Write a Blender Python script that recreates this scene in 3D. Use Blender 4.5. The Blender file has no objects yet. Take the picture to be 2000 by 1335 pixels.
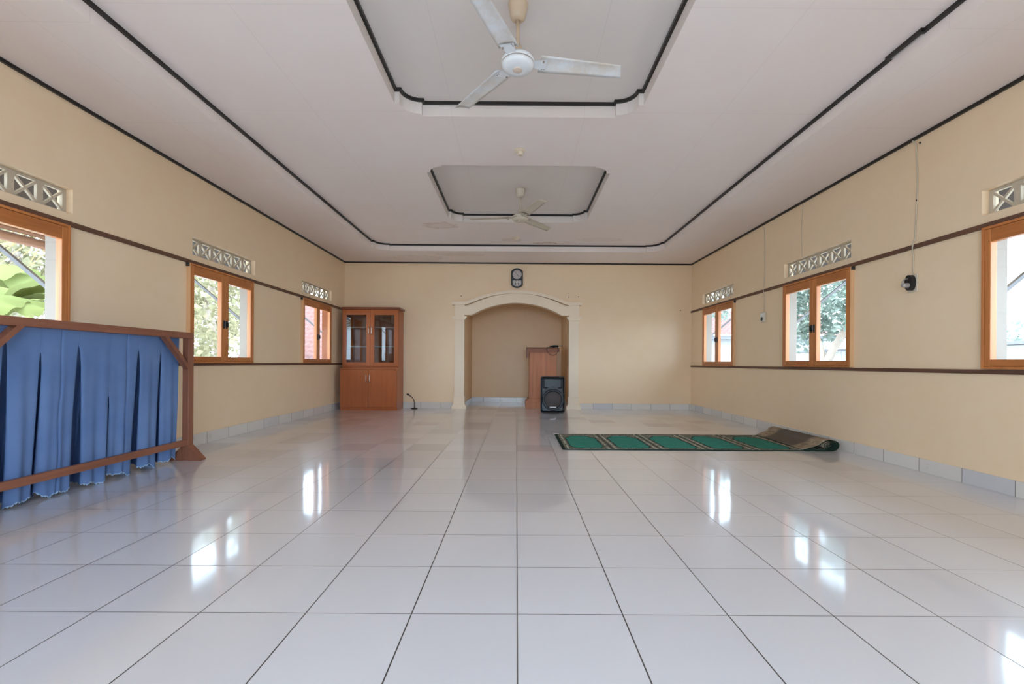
import bpy, bmesh, math, random
from mathutils import Vector, Matrix, noise
PI = math.pi
random.seed(7)
SC = bpy.context.scene
COL = SC.collection

# ------------------------------------------------------------------ materials
def lin(c):
    return tuple(((v/255)/12.92 if v/255 <= .04045 else ((v/255+.055)/1.055)**2.4) for v in c) + (1,)

class NT:
    """small helper round a node tree"""
    def __init__(s, name):
        s.m = bpy.data.materials.new(name); s.m.use_nodes = True
        s.t = s.m.node_tree; s.t.nodes.clear()
        s.out = s.t.nodes.new('ShaderNodeOutputMaterial')
    def n(s, typ, **kw):
        nd = s.t.nodes.new(typ)
        for k, v in kw.items():
            if k in nd.inputs: s.set(nd, k, v)
            else: setattr(nd, k, v)
        return nd
    def set(s, nd, k, v):
        sock = nd.inputs[k]
        if hasattr(v, 'is_output'): s.t.links.new(v, sock)
        else: sock.default_value = v
    def math(s, op, a, b=None, clamp=False):
        nd = s.t.nodes.new('ShaderNodeMath'); nd.operation = op; nd.use_clamp = clamp
        s.set(nd, 0, a)
        if b is not None: s.set(nd, 1, b)
        return nd.outputs[0]
    def mix(s, f, a, b):
        nd = s.t.nodes.new('ShaderNodeMix'); nd.data_type = 'RGBA'
        for i, v in ((0, f), (6, a), (7, b)): s.set(nd, i, v)
        return nd.outputs[2]
    def coord(s, kind='Object', scale=(1, 1, 1), loc=(0, 0, 0)):
        tc = s.n('ShaderNodeTexCoord'); mp = s.n('ShaderNodeMapping')
        s.t.links.new(tc.outputs[kind], mp.inputs['Vector'])
        mp.inputs['Scale'].default_value = scale; mp.inputs['Location'].default_value = loc
        return mp.outputs[0]
    def noise(s, vec, scale, detail=3, rough=.5):
        nd = s.n('ShaderNodeTexNoise'); s.t.links.new(vec, nd.inputs['Vector'])
        nd.inputs['Scale'].default_value = scale; nd.inputs['Detail'].default_value = detail; nd.inputs['Roughness'].default_value = rough
        return nd.outputs[0]
    def ramp(s, f, stops):
        nd = s.n('ShaderNodeValToRGB'); s.t.links.new(f, nd.inputs[0]); cr = nd.color_ramp
        while len(cr.elements) < len(stops): cr.elements.new(.5)
        for e, (p, c) in zip(cr.elements, stops): e.position = p; e.color = c
        return nd.outputs[0]
    def bump(s, h, strength=.2, dist=.01, normal=None):
        nd = s.n('ShaderNodeBump'); s.set(nd, 'Height', h); nd.inputs['Strength'].default_value = strength; nd.inputs['Distance'].default_value = dist
        if normal is not None: s.set(nd, 'Normal', normal)
        return nd.outputs[0]
    def pbr(s, **kw):
        p = s.n('ShaderNodeBsdfPrincipled')
        for k, v in kw.items(): s.set(p, k, v)
        s.t.links.new(p.outputs[0], s.out.inputs[0]); return s.m

def plain(name, c, rough=.5, var=.06, scale=9, metal=0., bump=0., spec=.5):
    """paint, plastic, metal: one colour with a little mottling of its own"""
    t = NT(name); v = t.coord()
    nz = t.noise(v, scale, 4)
    a = lin(tuple(min(255, x*(1+var)) for x in c)); b = lin(tuple(x*(1-var) for x in c))
    col = t.mix(nz, b, a)
    kw = {'Base Color': col, 'Roughness': rough, 'Metallic': metal, 'Specular IOR Level': spec}
    if bump: kw['Normal'] = t.bump(t.noise(v, scale*8, 3), bump, .004)
    return t.pbr(**kw)

def wood(name, c, dark, rough=.35, axis=2, scale=1., spec=.5):
    """varnished wood, the grain running along one axis"""
    t = NT(name); sc = [26*scale, 26*scale, 26*scale]; sc[axis] = 1.6*scale
    v = t.coord('Object', tuple(sc))
    g = t.noise(v, 1., 5, .6); v2 = t.coord('Object', (1.5, 1.5, 1.5)); big = t.noise(v2, 1.2, 2)
    f = t.math('ADD', t.math('MULTIPLY', g, .75), t.math('MULTIPLY', big, .25))
    col = t.ramp(f, [(.3, lin(dark)), (.62, lin(c))])
    return t.pbr(**{'Base Color': col, 'Roughness': rough, 'Normal': t.bump(g, .06, .003), 'Specular IOR Level': spec})

M = {}
# -- cream wall paint
def wall_paint(name, c0, c1):
    t = NT(name); v = t.coord()
    a = t.noise(v, .9, 4, .6); b = t.noise(v, 6., 4, .6)
    f = t.math('ADD', t.math('MULTIPLY', a, .6), t.math('MULTIPLY', b, .4))
    col = t.ramp(f, [(.3, lin(c0)), (.7, lin(c1))])
    # a scatter of small scuffs
    sp = t.ramp(t.noise(v, 16, 6, .75), [(.72, (0, 0, 0, 1)), (.8, (1, 1, 1, 1))])
    col = t.mix(t.math('MULTIPLY', sp, .12), col, lin((190, 160, 120)))
    return t.pbr(**{'Base Color': col, 'Roughness': .36, 'Specular IOR Level': .5, 'Normal': t.bump(t.noise(v, 60, 3), .05, .004)})
M['wall'] = wall_paint('cream_paint', (242, 213, 175), (246, 220, 186))
M['niche'] = wall_paint('cream_paint_with_warm_bounce', (238, 198, 146), (242, 206, 158))  # wall paint yellowed: warm light bounced inside the niche, put into the colour
M['plaster'] = plain('cream_moulding_paint', (246, 227, 202), .55, .02, 3, spec=.3)
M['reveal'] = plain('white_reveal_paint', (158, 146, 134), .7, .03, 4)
M['peach'] = plain('peach_reveal', (150, 86, 50), .8, .05, 4)  # peach tone for the far left window's reveal only
# -- white ceiling boards: seams and brown water stains
def ceiling_mat(name, c0, c1):
    t = NT(name); v = t.coord()
    nz = t.noise(v, .7, 4, .6)
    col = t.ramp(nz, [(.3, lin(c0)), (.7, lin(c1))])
    sep = t.n('ShaderNodeSeparateXYZ'); t.t.links.new(v, sep.inputs[0])
    def seam(o, step, off):
        q = t.math('FRACT', t.math('ADD', t.math('DIVIDE', o, step), off))
        d = t.math('ABSOLUTE', t.math('SUBTRACT', q, .5))
        return t.math('LESS_THAN', d, .003/step)
    s = t.math('MAXIMUM', seam(sep.outputs[0], 1.2, 0.), seam(sep.outputs[1], 1.2, .13))
    col = t.mix(t.math('MULTIPLY', s, .11), col, lin((150, 140, 130)))
    # stains, each at its own place on the boards
    wob = t.noise(v, 9., 4, .7)
    total = None
    for (x, y, rx, ry, st) in ((-1.25, 7.42, .30, .2, .42), (.55, 8.45, .26, .07, .8), (.95, 8.48, .14, .04, .5), (-.1, 8.25, .2, .12, .4),
                               (-1.05, 8.9, .5, .12, .25), (1.5, 8.2, .45, .15, .2), (-2.0, 9.2, .6, .25, .25)):
        dx = t.math('DIVIDE', t.math('SUBTRACT', sep.outputs[0], x), rx); dy = t.math('DIVIDE', t.math('SUBTRACT', sep.outputs[1], y), ry)
        r = t.math('SQRT', t.math('ADD', t.math('MULTIPLY', dx, dx), t.math('MULTIPLY', dy, dy)))
        r = t.math('ADD', r, t.math('MULTIPLY', t.math('SUBTRACT', wob, .5), 1.6))
        ring = t.ramp(r, [(.0, (.35, .35, .35, 1)), (.62, (.45, .45, .45, 1)), (.8, (1, 1, 1, 1)), (.95, (0, 0, 0, 1))])
        q = t.math('MULTIPLY', ring, st)
        total = q if total is None else t.math('MAXIMUM', total, q)
    col = t.mix(total, col, lin((176, 142, 108)))
    return t.pbr(**{'Base Color': col, 'Roughness': .6, 'Specular IOR Level': .25})
M['ceiling'] = ceiling_mat('white_ceiling_board', (240, 225, 217), (243, 231, 225))
M['coffer'] = ceiling_mat('recess_shaded_ceiling_board', (224, 212, 204), (228, 218, 211))  # same boards greyed: the shade of the recesses is put into the colour
M['black'] = plain('black_trim_paint', (28, 23, 21), .4, .2, 12)
# -- glossy white floor tiles, 40 cm, every tile laid a hair differently
TILE, TX, TY = .4, .0089, 1.7372
def floor_mat():
    t = NT('glossy_white_tile'); v = t.coord()
    sep = t.n('ShaderNodeSeparateXYZ'); t.t.links.new(v, sep.inputs[0])
    u = t.math('DIVIDE', t.math('SUBTRACT', sep.outputs[0], TX), TILE); w = t.math('DIVIDE', t.math('SUBTRACT', sep.outputs[1], TY), TILE)
    cmb = t.n('ShaderNodeCombineXYZ'); t.set(cmb, 0, t.math('FLOOR', u)); t.set(cmb, 1, t.math('FLOOR', w))
    wn = t.n('ShaderNodeTexWhiteNoise'); wn.noise_dimensions = '3D'; t.t.links.new(cmb.outputs[0], wn.inputs['Vector'])
    def edge(o):
        f = t.math('FRACT', o); return t.math('MINIMUM', f, t.math('SUBTRACT', 1., f))
    grout = t.math('MAXIMUM', t.math('LESS_THAN', edge(u), .0062), t.math('LESS_THAN', edge(w), .0048))
    nz = t.noise(v, 2.2, 4, .6)
    base = t.mix(nz, lin((212, 212, 216)), lin((218, 219, 224)))
    tint = t.ramp(wn.outputs['Value'], [(0, lin((188, 183, 186))), (.16, lin((205, 202, 204))), (.36, lin((216, 215, 217))), (1, lin((222, 222, 225)))])
    # per-tile tones; stronger mid-hall onwards, putting uneven floor reflections into the colour
    far = t.n('ShaderNodeMapRange', interpolation_type='SMOOTHSTEP'); t.t.links.new(t.math('FLOOR', w), far.inputs['Value'])
    for k_, v_ in (('From Min', 4.), ('From Max', 8.), ('To Min', .16), ('To Max', .8)): far.inputs[k_].default_value = v_
    base = t.mix(far.outputs[0], base, tint)
    spk = t.ramp(t.noise(v, 38, 4, .8), [(.74, (0, 0, 0, 1)), (.78, (1, 1, 1, 1))])
    base = t.mix(t.math('MULTIPLY', spk, .18), base, lin((160, 150, 140)))
    gcol = t.mix(t.ramp(t.noise(v, 1.1, 2), [(.42, (0, 0, 0, 1)), (.62, (1, 1, 1, 1))]), lin((44, 40, 38)), lin((92, 86, 82)))
    col = t.mix(grout, base, gcol)
    # tilt of each tile plus a slow waviness of the glaze
    tl = t.n('ShaderNodeVectorMath', operation='SUBTRACT'); t.t.links.new(wn.outputs['Color'], tl.inputs[0]); tl.inputs[1].default_value = (.5, .5, .5)
    ts = t.n('ShaderNodeVectorMath', operation='MULTIPLY'); t.t.links.new(tl.outputs[0], ts.inputs[0]); ts.inputs[1].default_value = (.008, .008, 0)
    geo = t.n('ShaderNodeNewGeometry')
    ad = t.n('ShaderNodeVectorMath', operation='ADD'); t.t.links.new(geo.outputs['Normal'], ad.inputs[0]); t.t.links.new(ts.outputs[0], ad.inputs[1])
    nm = t.n('ShaderNodeVectorMath', operation='NORMALIZE'); t.t.links.new(ad.outputs[0], nm.inputs[0])
    wav = t.noise(v, 5., 2, .4)
    hgt = t.math('SUBTRACT', t.math('MULTIPLY', wav, .5), t.math('MULTIPLY', grout, .2))
    nrm = t.bump(hgt, .035, .02, nm.outputs[0])
    rough = t.math('ADD', t.math('MULTIPLY', t.noise(v, 3., 3), .07), t.math('ADD', t.math('MULTIPLY', grout, .5), .045))
    return t.pbr(**{'Base Color': col, 'Roughness': .34, 'Normal': nrm, 'IOR': 1.5, 'Specular IOR Level': .45, 'Coat Weight': 1., 'Coat Roughness': rough, 'Coat IOR': 1.5, 'Coat Normal': nrm})
M['floor'] = floor_mat()
def skirting_mat(axis):
    t = NT('white_skirting_tile_' + 'xy'[axis]); v = t.coord()
    sep = t.n('ShaderNodeSeparateXYZ'); t.t.links.new(v, sep.inputs[0])
    u = t.math('DIVIDE', t.math('SUBTRACT', sep.outputs[axis], (TX, TY)[axis]), TILE)
    f = t.math('FRACT', u); e = t.math('MINIMUM', f, t.math('SUBTRACT', 1., f))
    wn = t.n('ShaderNodeTexWhiteNoise', noise_dimensions='1D'); t.t.links.new(t.math('FLOOR', u), wn.inputs['W'])
    col = t.ramp(wn.outputs['Value'], [(0, lin((206, 203, 204))), (.2, lin((217, 210, 203))), (1, lin((225, 219, 211)))])
    dirt = t.ramp(t.noise(v, 7, 5, .7), [(.6, (0, 0, 0, 1)), (.75, (1, 1, 1, 1))])
    col = t.mix(t.math('MULTIPLY', dirt, .25), col, lin((150, 140, 125)))
    col = t.mix(t.math('LESS_THAN', e, .008), col, lin((140, 132, 126)))
    return t.pbr(**{'Base Color': col, 'Roughness': .18})
M['skirt_x'] = skirting_mat(0); M['skirt_y'] = skirting_mat(1)
M['rail'] = wood('brown_rail_wood', (112, 74, 54), (84, 54, 40), .5, 1)
M['frame_v'] = wood('teak_upright', (208, 131, 70), (176, 103, 50), .33, 2)
M['frame_h'] = wood('teak_crosspiece', (200, 124, 66), (162, 94, 44), .33, 0)
M['frame_side'] = wood('pale_frame_edge_wood', (232, 186, 138), (214, 164, 116), .4, 2)
M['cab_v'] = wood('cabinet_veneer', (176, 94, 43), (158, 83, 38), .36, 2, .7)
M['cab_d'] = wood('cabinet_dark_edge', (130, 66, 34), (104, 50, 26), .4, 0, .7)
M['screen_v'] = wood('screen_wood_upright', (146, 92, 68), (122, 74, 54), .5, 2)
M['screen_h'] = wood('screen_wood_crosspiece', (150, 95, 70), (122, 74, 54), .5, 1)
M['podium_v'] = wood('podium_veneer', (198, 128, 88), (172, 104, 68), .5, 2, .6)
M['podium_h'] = wood('podium_top_wood', (150, 88, 56), (120, 66, 42), .5, 0, .6)
M['cement'] = plain('cement_block', (196, 182, 160), .8, .05, 20, bump=.2)
M['fan_white'] = plain('fan_enamel', (231, 232, 233), .35, .03, 14)
def fan_blade():
    t = NT('worn_fan_blade_enamel'); v = t.coord()
    a = t.noise(v, 5, 5, .7)
    col = t.ramp(a, [(.35, lin((218, 205, 188))), (.62, lin((231, 232, 234)))])
    r = t.ramp(t.noise(v, 30, 5, .8), [(.66, (0, 0, 0, 1)), (.74, (1, 1, 1, 1))])
    col = t.mix(t.math('MULTIPLY', r, .6), col, lin((142, 104, 78)))
    return t.pbr(**{'Base Color': col, 'Roughness': .4})
M['fan_blade'] = fan_blade()
M['fan_cream'] = plain('fan_cream_plastic', (200, 177, 150), .45, .05, 10)
M['fan_cream2'] = plain('yellowed_fan_enamel', (206, 194, 174), .45, .05, 10)
M['shelf'] = plain('pale_shelf_board', (214, 200, 190), .4, .03, 8)
M['gold'] = plain('fan_badge', (216, 196, 178), .4, .05, 20)
M['steel'] = plain('brushed_steel', (206, 200, 192), .3, .03, 20, metal=1.)
M['dark_metal'] = plain('dark_metal', (46, 42, 40), .4, .1, 20)
M['black_plastic'] = plain('black_plastic', (25, 25, 28), .38, .15, 30, bump=.05)
M['charcoal'] = plain('charcoal_plastic', (44, 46, 51), .45, .1, 30)
M['grille'] = plain('speaker_grille', (74, 66, 64), .6, .15, 120, bump=.4)
M['silver'] = plain('silver_plastic', (178, 172, 170), .3, .04, 30, metal=.5)
M['dial'] = plain('clock_dial', (196, 188, 188), .4, .03, 20)
M['cream_plastic'] = plain('aged_white_plastic', (214, 200, 178), .45, .05, 20)
M['cable_white'] = plain('white_cable', (206, 192, 168), .5, .05, 20)
M['lamp_holder'] = plain('lamp_holder_plastic', (226, 208, 184), .45, .06, 20)
M['tag'] = plain('white_cloth_label', (226, 226, 220), .8, .03, 30)
def cloth():
    t = NT('blue_curtain_cloth'); v = t.coord()
    a = t.noise(v, 3, 4, .6); weave = t.noise(t.coord('Object', (60, 400, 60)), 1., 2)
    col = t.ramp(a, [(.3, lin((94, 119, 164))), (.7, lin((110, 134, 176)))])
    col = t.mix(t.math('MULTIPLY', weave, .12), col, lin((110, 140, 190)))
    m = t.n('ShaderNodeBsdfDiffuse', Color=col)
    tr = t.n('ShaderNodeBsdfTranslucent', Color=col)
    mx = t.n('ShaderNodeMixShader'); mx.inputs[0].default_value = .02
    t.t.links.new(m.outputs[0], mx.inputs[1]); t.t.links.new(tr.outputs[0], mx.inputs[2]); t.t.links.new(mx.outputs[0], t.out.inputs[0])
    return t.m
M['curtain'] = cloth()
M['hem'] = plain('frayed_pale_hem', (150, 176, 206), .9, .1, 60)
def glass(name, tint=(1, 1, 1), ior=1.5, k=1.):
    t = NT(name)
    tr = t.n('ShaderNodeBsdfTransparent', Color=tint + (1,)); gl = t.n('ShaderNodeBsdfGlossy', Roughness=.0)
    fr = t.n('ShaderNodeFresnel', IOR=ior)
    mx = t.n('ShaderNodeMixShader'); t.t.links.new(t.math('MULTIPLY', fr.outputs[0], k), mx.inputs[0])
    t.t.links.new(tr.outputs[0], mx.inputs[1]); t.t.links.new(gl.outputs[0], mx.inputs[2]); t.t.links.new(mx.outputs[0], t.out.inputs[0])
    return t.m
M['glass'] = glass('clear_window_glass', (.96, .97, .96), 1.45)
M['cab_glass'] = glass('cabinet_glass', (.78, .76, .74), 1.5, 1.2)
def rug_pile():
    """prayer-rug repeat read from the rug's own UV map: u metres along, v metres across"""
    t = NT('green_prayer_rug_pile'); tc = t.n('ShaderNodeTexCoord'); sep = t.n('ShaderNodeSeparateXYZ'); t.t.links.new(tc.outputs['UV'], sep.inputs[0])
    U, V = sep.outputs[0], sep.outputs[1]
    per = .53
    f = t.math('MULTIPLY', t.math('FRACT', t.math('DIVIDE', t.math('SUBTRACT', U, .03), per)), per)
    du = t.math('MINIMUM', f, t.math('SUBTRACT', per, f))          # distance to the nearest divider
    dv0 = t.math('SUBTRACT', V, .0); dv1 = t.math('SUBTRACT', 1.1, V)
    # arch: the corners of each field are cut, deeply towards the far edge
    cut = t.math('SUBTRACT', t.math('ADD', t.math('MULTIPLY', du, .9), t.math('MULTIPLY', dv1, .5)), .235)
    cut0 = t.math('SUBTRACT', t.math('ADD', t.math('MULTIPLY', du, .9), t.math('MULTIPLY', dv0, .6)), .16)
    inner = t.math('MINIMUM', t.math('MINIMUM', t.math('SUBTRACT', du, .07), t.math('MINIMUM', t.math('SUBTRACT', dv0, .085), t.math('SUBTRACT', dv1, .15))), t.math('MINIMUM', cut, cut0))
    # scalloped edge
    mp = t.n('ShaderNodeMapping'); t.t.links.new(tc.outputs['UV'], mp.inputs[0])
    n1 = t.noise(mp.outputs[0], 20, 3, .6)
    inner = t.math('ADD', inner, t.math('MULTIPLY', t.math('SUBTRACT', n1, .5), .07))
    field = t.math('GREATER_THAN', inner, 0.)
    n2 = t.noise(mp.outputs[0], 24, 4, .8)
    orn = t.ramp(n2, [(.34, lin((26, 36, 32))), (.44, lin((60, 74, 62))), (.5, lin((176, 170, 150))), (.54, lin((52, 34, 34))), (.6, lin((96, 100, 84))), (.68, lin((206, 202, 186)))])
    green = t.mix(t.noise(mp.outputs[0], 9, 4), lin((48, 120, 105)), lin((68, 142, 126)))
    col = t.mix(field, orn, green)
    rim = t.math('LESS_THAN', t.math('ABSOLUTE', t.math('SUBTRACT', inner, .008)), .008)
    col = t.mix(rim, col, lin((28, 40, 36)))
    ln = t.math('MULTIPLY', t.math('LESS_THAN', t.math('ABSOLUTE', t.math('SUBTRACT', du, .04)), .009), t.math('GREATER_THAN', n2, .46))
    col = t.mix(t.math('MULTIPLY', ln, .85), col, lin((204, 200, 182)))
    col = t.mix(t.math('MULTIPLY', t.math('LESS_THAN', du, .008), .8), col, lin((40, 34, 32)))
    edge = t.math('LESS_THAN', t.math('MINIMUM', t.math('MINIMUM', dv0, dv1), U), .03)
    col = t.mix(edge, col, lin((36, 52, 44)))
    return t.pbr(**{'Base Color': col, 'Roughness': .95, 'Specular IOR Level': .1, 'Normal': t.bump(t.noise(mp.outputs[0], 300, 2), .5, .004)})
M['rug'] = rug_pile()
def rug_back():
    t = NT('rug_backing'); tc = t.n('ShaderNodeTexCoord'); sep = t.n('ShaderNodeSeparateXYZ'); t.t.links.new(tc.outputs['UV'], sep.inputs[0])
    V = sep.outputs[1]
    mp = t.n('ShaderNodeMapping'); t.t.links.new(tc.outputs['UV'], mp.inputs[0]); n1 = t.noise(mp.outputs[0], 16, 4, .7)
    d = t.math('MINIMUM', V, t.math('SUBTRACT', 1.1, V)); d = t.math('ADD', d, t.math('MULTIPLY', t.math('SUBTRACT', n1, .5), .12))
    edge = t.ramp(d, [(.2, (0, 0, 0, 1)), (.26, (1, 1, 1, 1))])
    col = t.mix(edge, t.mix(t.ramp(n1, [(.42, (0, 0, 0, 1)), (.6, (1, 1, 1, 1))]), lin((134, 116, 96)), lin((168, 150, 126))), lin((104, 94, 84)))
    return t.pbr(**{'Base Color': col, 'Roughness': .95, 'Specular IOR Level': .1})
M['rug_back'] = rug_back()
# -- outdoors
def leaf(name, a, b, trans=.35):
    t = NT(name); oi = t.n('ShaderNodeNewGeometry')
    col = t.mix(oi.outputs['Random Per Island'], lin(a), lin(b))
    d = t.n('ShaderNodeBsdfDiffuse', Color=col); tr = t.n('ShaderNodeBsdfTranslucent', Color=col)
    mx = t.n('ShaderNodeMixShader'); mx.inputs[0].default_value = trans
    t.t.links.new(d.outputs[0], mx.inputs[1]); t.t.links.new(tr.outputs[0], mx.inputs[2]); t.t.links.new(mx.outputs[0], t.out.inputs[0])
    return t.m
M['leaf_banana'] = leaf('banana_leaf', (110, 118, 72), (142, 146, 94), .4)
M['leaf_light'] = leaf('light_tree_leaf', (128, 124, 96), (162, 154, 124), .4)
M['leaf_dark'] = leaf('mango_tree_leaf', (112, 126, 116), (150, 160, 150), .3)
M['leaf_dry'] = leaf('dry_palm_leaf', (170, 148, 110), (206, 190, 150), .2)
M['bark'] = plain('bark', (150, 136, 124), .9, .15, 14, bump=.4)
M['stem'] = plain('banana_stem', (176, 176, 120), .7, .2, 8)
M['timber'] = wood('weathered_timber', (150, 112, 92), (120, 86, 70), .8, 1)
M['strut'] = plain('grey_painted_steel', (120, 118, 120), .6, .08, 10)
M['ground'] = plain('pale_earth', (182, 181, 179), .95, .08, 1.5, bump=.2)
M['yard_wall'] = plain('whitewashed_blockwork', (168, 166, 162), .85, .05, 5, bump=.1)
M['coping'] = plain('grey_coping', (118, 117, 120), .85, .06, 8)
M['house'] = plain('pale_house_render', (158, 158, 160), .8, .04, 3)
M['clay'] = plain('pink_clay_tile', (104, 70, 64), .8, .14, 7)
M['soffit'] = plain('brown_soffit_board', (44, 29, 19), .8, .1, 5)

# ------------------------------------------------------------------ mesh helpers
WL = {}      # world location of every built object
class MB:
    def __init__(s): s.bm = bmesh.new()
    def box(s, x0, x1, y0, y1, z0, z1, bev=0., mi=0):
        r = bmesh.ops.create_cube(s.bm, size=1.)
        vs = r['verts']
        for v in vs:
            v.co = Vector(((x0+x1)/2+v.co.x*abs(x1-x0), (y0+y1)/2+v.co.y*abs(y1-y0), (z0+z1)/2+v.co.z*abs(z1-z0)))
        fs = list({f for v in vs for f in v.link_faces})
        for f in fs: f.material_index = mi
        if bev:
            es = list({e for v in vs for e in v.link_edges})
            r2 = bmesh.ops.bevel(s.bm, geom=es, offset=bev, segments=2, profile=.5, affect='EDGES')
            for f in r2['faces']: f.material_index = mi
        return s
    def beam(s, a, b, w, h, up=(0, 0, 1)):
        a, b = Vector(a), Vector(b); d = (b-a).normalized(); u = Vector(up); x = d.cross(u).normalized(); u = x.cross(d).normalized()
        vs = []
        for p in (a, b):
            for sx, sz in ((-1, -1), (1, -1), (1, 1), (-1, 1)): vs.append(s.bm.verts.new(p+x*sx*w/2+u*sz*h/2))
        f = s.bm.faces.new
        f(vs[0:4][::-1]); f(vs[4:8])
        for i in range(4): f((vs[i], vs[(i+1) % 4], vs[4+(i+1) % 4], vs[4+i]))
        return s
    def tube(s, pts, r, seg=10, cap=True):
        pts = [Vector(p) for p in pts]; n = len(pts)
        rr = r if isinstance(r, (list, tuple)) else [r]*n
        rings = []; prev = None
        for i, p in enumerate(pts):
            d = (pts[min(i+1, n-1)]-pts[max(i-1, 0)]).normalized()
            if prev is None:
                a = d.cross(Vector((0, 0, 1)));
                if a.length < 1e-3: a = d.cross(Vector((1, 0, 0)))
                a.normalize()
            else:
                a = (prev-d*prev.dot(d)).normalized()
            prev = a; b = d.cross(a)
            rings.append([s.bm.verts.new(p+(a*math.cos(t)+b*math.sin(t))*rr[i]) for t in [2*PI*k/seg for k in range(seg)]])
        for i in range(n-1):
            for k in range(seg):
                f = s.bm.faces.new((rings[i][k], rings[i][(k+1) % seg], rings[i+1][(k+1) % seg], rings[i+1][k])); f.smooth = True
        if cap: s.bm.faces.new(rings[0][::-1]); s.bm.faces.new(rings[-1])
        return s
    def lathe(s, prof, c=(0, 0, 0), axis='z', seg=32):
        """prof: (radius, height) pairs; turned round the axis through c"""
        c = Vector(c); rings = []
        def P(r, h, t):
            a, b = r*math.cos(t), r*math.sin(t)
            return c+(Vector((a, b, h)) if axis == 'z' else Vector((a, h, b)) if axis == 'y' else Vector((h, a, b)))
        for r, h in prof:
            if r < 1e-6: rings.append([s.bm.verts.new(P(0, h, 0))])
            else: rings.append([s.bm.verts.new(P(r, h, 2*PI*k/seg)) for k in range(seg)])
        for A, B in zip(rings, rings[1:]):
            for k in range(seg):
                q = [A[k % len(A)], A[(k+1) % len(A)], B[(k+1) % len(B)], B[k % len(B)]]
                q = [v for i, v in enumerate(q) if v not in q[:i]]
                if len(q) >= 3: f = s.bm.faces.new(q); f.smooth = True
        return s
    def prism(s, pts, axis, a, b, smooth=False):
        """closed 2D outline pushed along an axis from a to b"""
        def P(p, h): return Vector((h, p[0], p[1])) if axis == 'x' else Vector((p[0], h, p[1])) if axis == 'y' else Vector((p[0], p[1], h))
        A = [s.bm.verts.new(P(p, a)) for p in pts]; B = [s.bm.verts.new(P(p, b)) for p in pts]; n = len(pts)
        s.bm.faces.new(A); s.bm.faces.new(B[::-1])
        for i in range(n):
            f = s.bm.faces.new((A[i], B[i], B[(i+1) % n], A[(i+1) % n])); f.smooth = smooth
        return s
    def band(s, inner, outer, axis, a, b):
        """strip between two open polylines of equal length, pushed along an axis"""
        def P(p, h): return Vector((h, p[0], p[1])) if axis == 'x' else Vector((p[0], h, p[1])) if axis == 'y' else Vector((p[0], p[1], h))
        I0 = [s.bm.verts.new(P(p, a)) for p in inner]; O0 = [s.bm.verts.new(P(p, a)) for p in outer]
        I1 = [s.bm.verts.new(P(p, b)) for p in inner]; O1 = [s.bm.verts.new(P(p, b)) for p in outer]
        F = s.bm.faces.new
        for i in range(len(inner)-1):
            F((I0[i], I0[i+1], O0[i+1], O0[i])); F((I1[i+1], I1[i], O1[i], O1[i+1]))
            F((I0[i+1], I0[i], I1[i], I1[i+1])); F((O0[i], O0[i+1], O1[i+1], O1[i]))
        F((I0[0], O0[0], O1[0], I1[0])); F((O0[-1], I0[-1], I1[-1], O1[-1]))
        return s
    def quad(s, *p):
        s.bm.faces.new([s.bm.verts.new(Vector(q)) for q in p]); return s
    def sheet(s, fn, nu, nv, smooth=True):
        g = [[s.bm.verts.new(Vector(fn(i/nu, j/nv))) for j in range(nv+1)] for i in range(nu+1)]
        for i in range(nu):
            for j in range(nv):
                f = s.bm.faces.new((g[i][j], g[i+1][j], g[i+1][j+1], g[i][j+1])); f.smooth = smooth
        return s
    def build(s, name, mat, parent=None, loc=None, recalc=True):
        if recalc: bmesh.ops.recalc_face_normals(s.bm, faces=s.bm.faces[:])
        me = bpy.data.meshes.new(name)
        if loc is None: loc = WL[parent.name] if parent is not None else Vector((0, 0, 0))
        loc = Vector(loc)
        bmesh.ops.translate(s.bm, verts=s.bm.verts[:], vec=-loc)
        s.bm.to_mesh(me); s.bm.free()
        for m in (mat if isinstance(mat, (list, tuple)) else [mat]): me.materials.append(m)
        o = bpy.data.objects.new(name, me); COL.objects.link(o)
        if parent is not None:
            o.parent = parent; o.location = loc-WL[parent.name]
        else: o.location = loc
        WL[o.name] = loc
        return o

def empty(name, loc=(0, 0, 0)):
    o = bpy.data.objects.new(name, None); COL.objects.link(o); o.location = loc; o.empty_display_size = .2
    WL[o.name] = Vector(loc); return o
def tag(o, label, cat, group=None, kind=None):
    o['label'] = label; o['category'] = cat
    if group: o['group'] = group
    if kind: o['kind'] = kind
    return o
def struct(o): o['kind'] = 'structure'; return o
def copy_tree(o, parent=None):
    c = o.copy(); COL.objects.link(c); c.parent = parent
    for ch in list(o.children): copy_tree(ch, c)
    return c

# ------------------------------------------------------------------ the room
XL, XR, YB, YF, ZC = -3.60, 3.652, 9.58, -2.2, 3.044
TH = .13                                  # wall thickness
NX, NY = 1.085, 11.15                     # prayer niche: half width, back wall
Z2, Z3 = 3.163, 3.29                      # raised ceiling, coffers

struct(MB().box(XL-.3, XR+.3, YF-1.5, YB+.001, -.12, 0).box(-NX-.2, NX+.2, YB, NY+.2, -.12, 0).build('floor', M['floor']))

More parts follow.
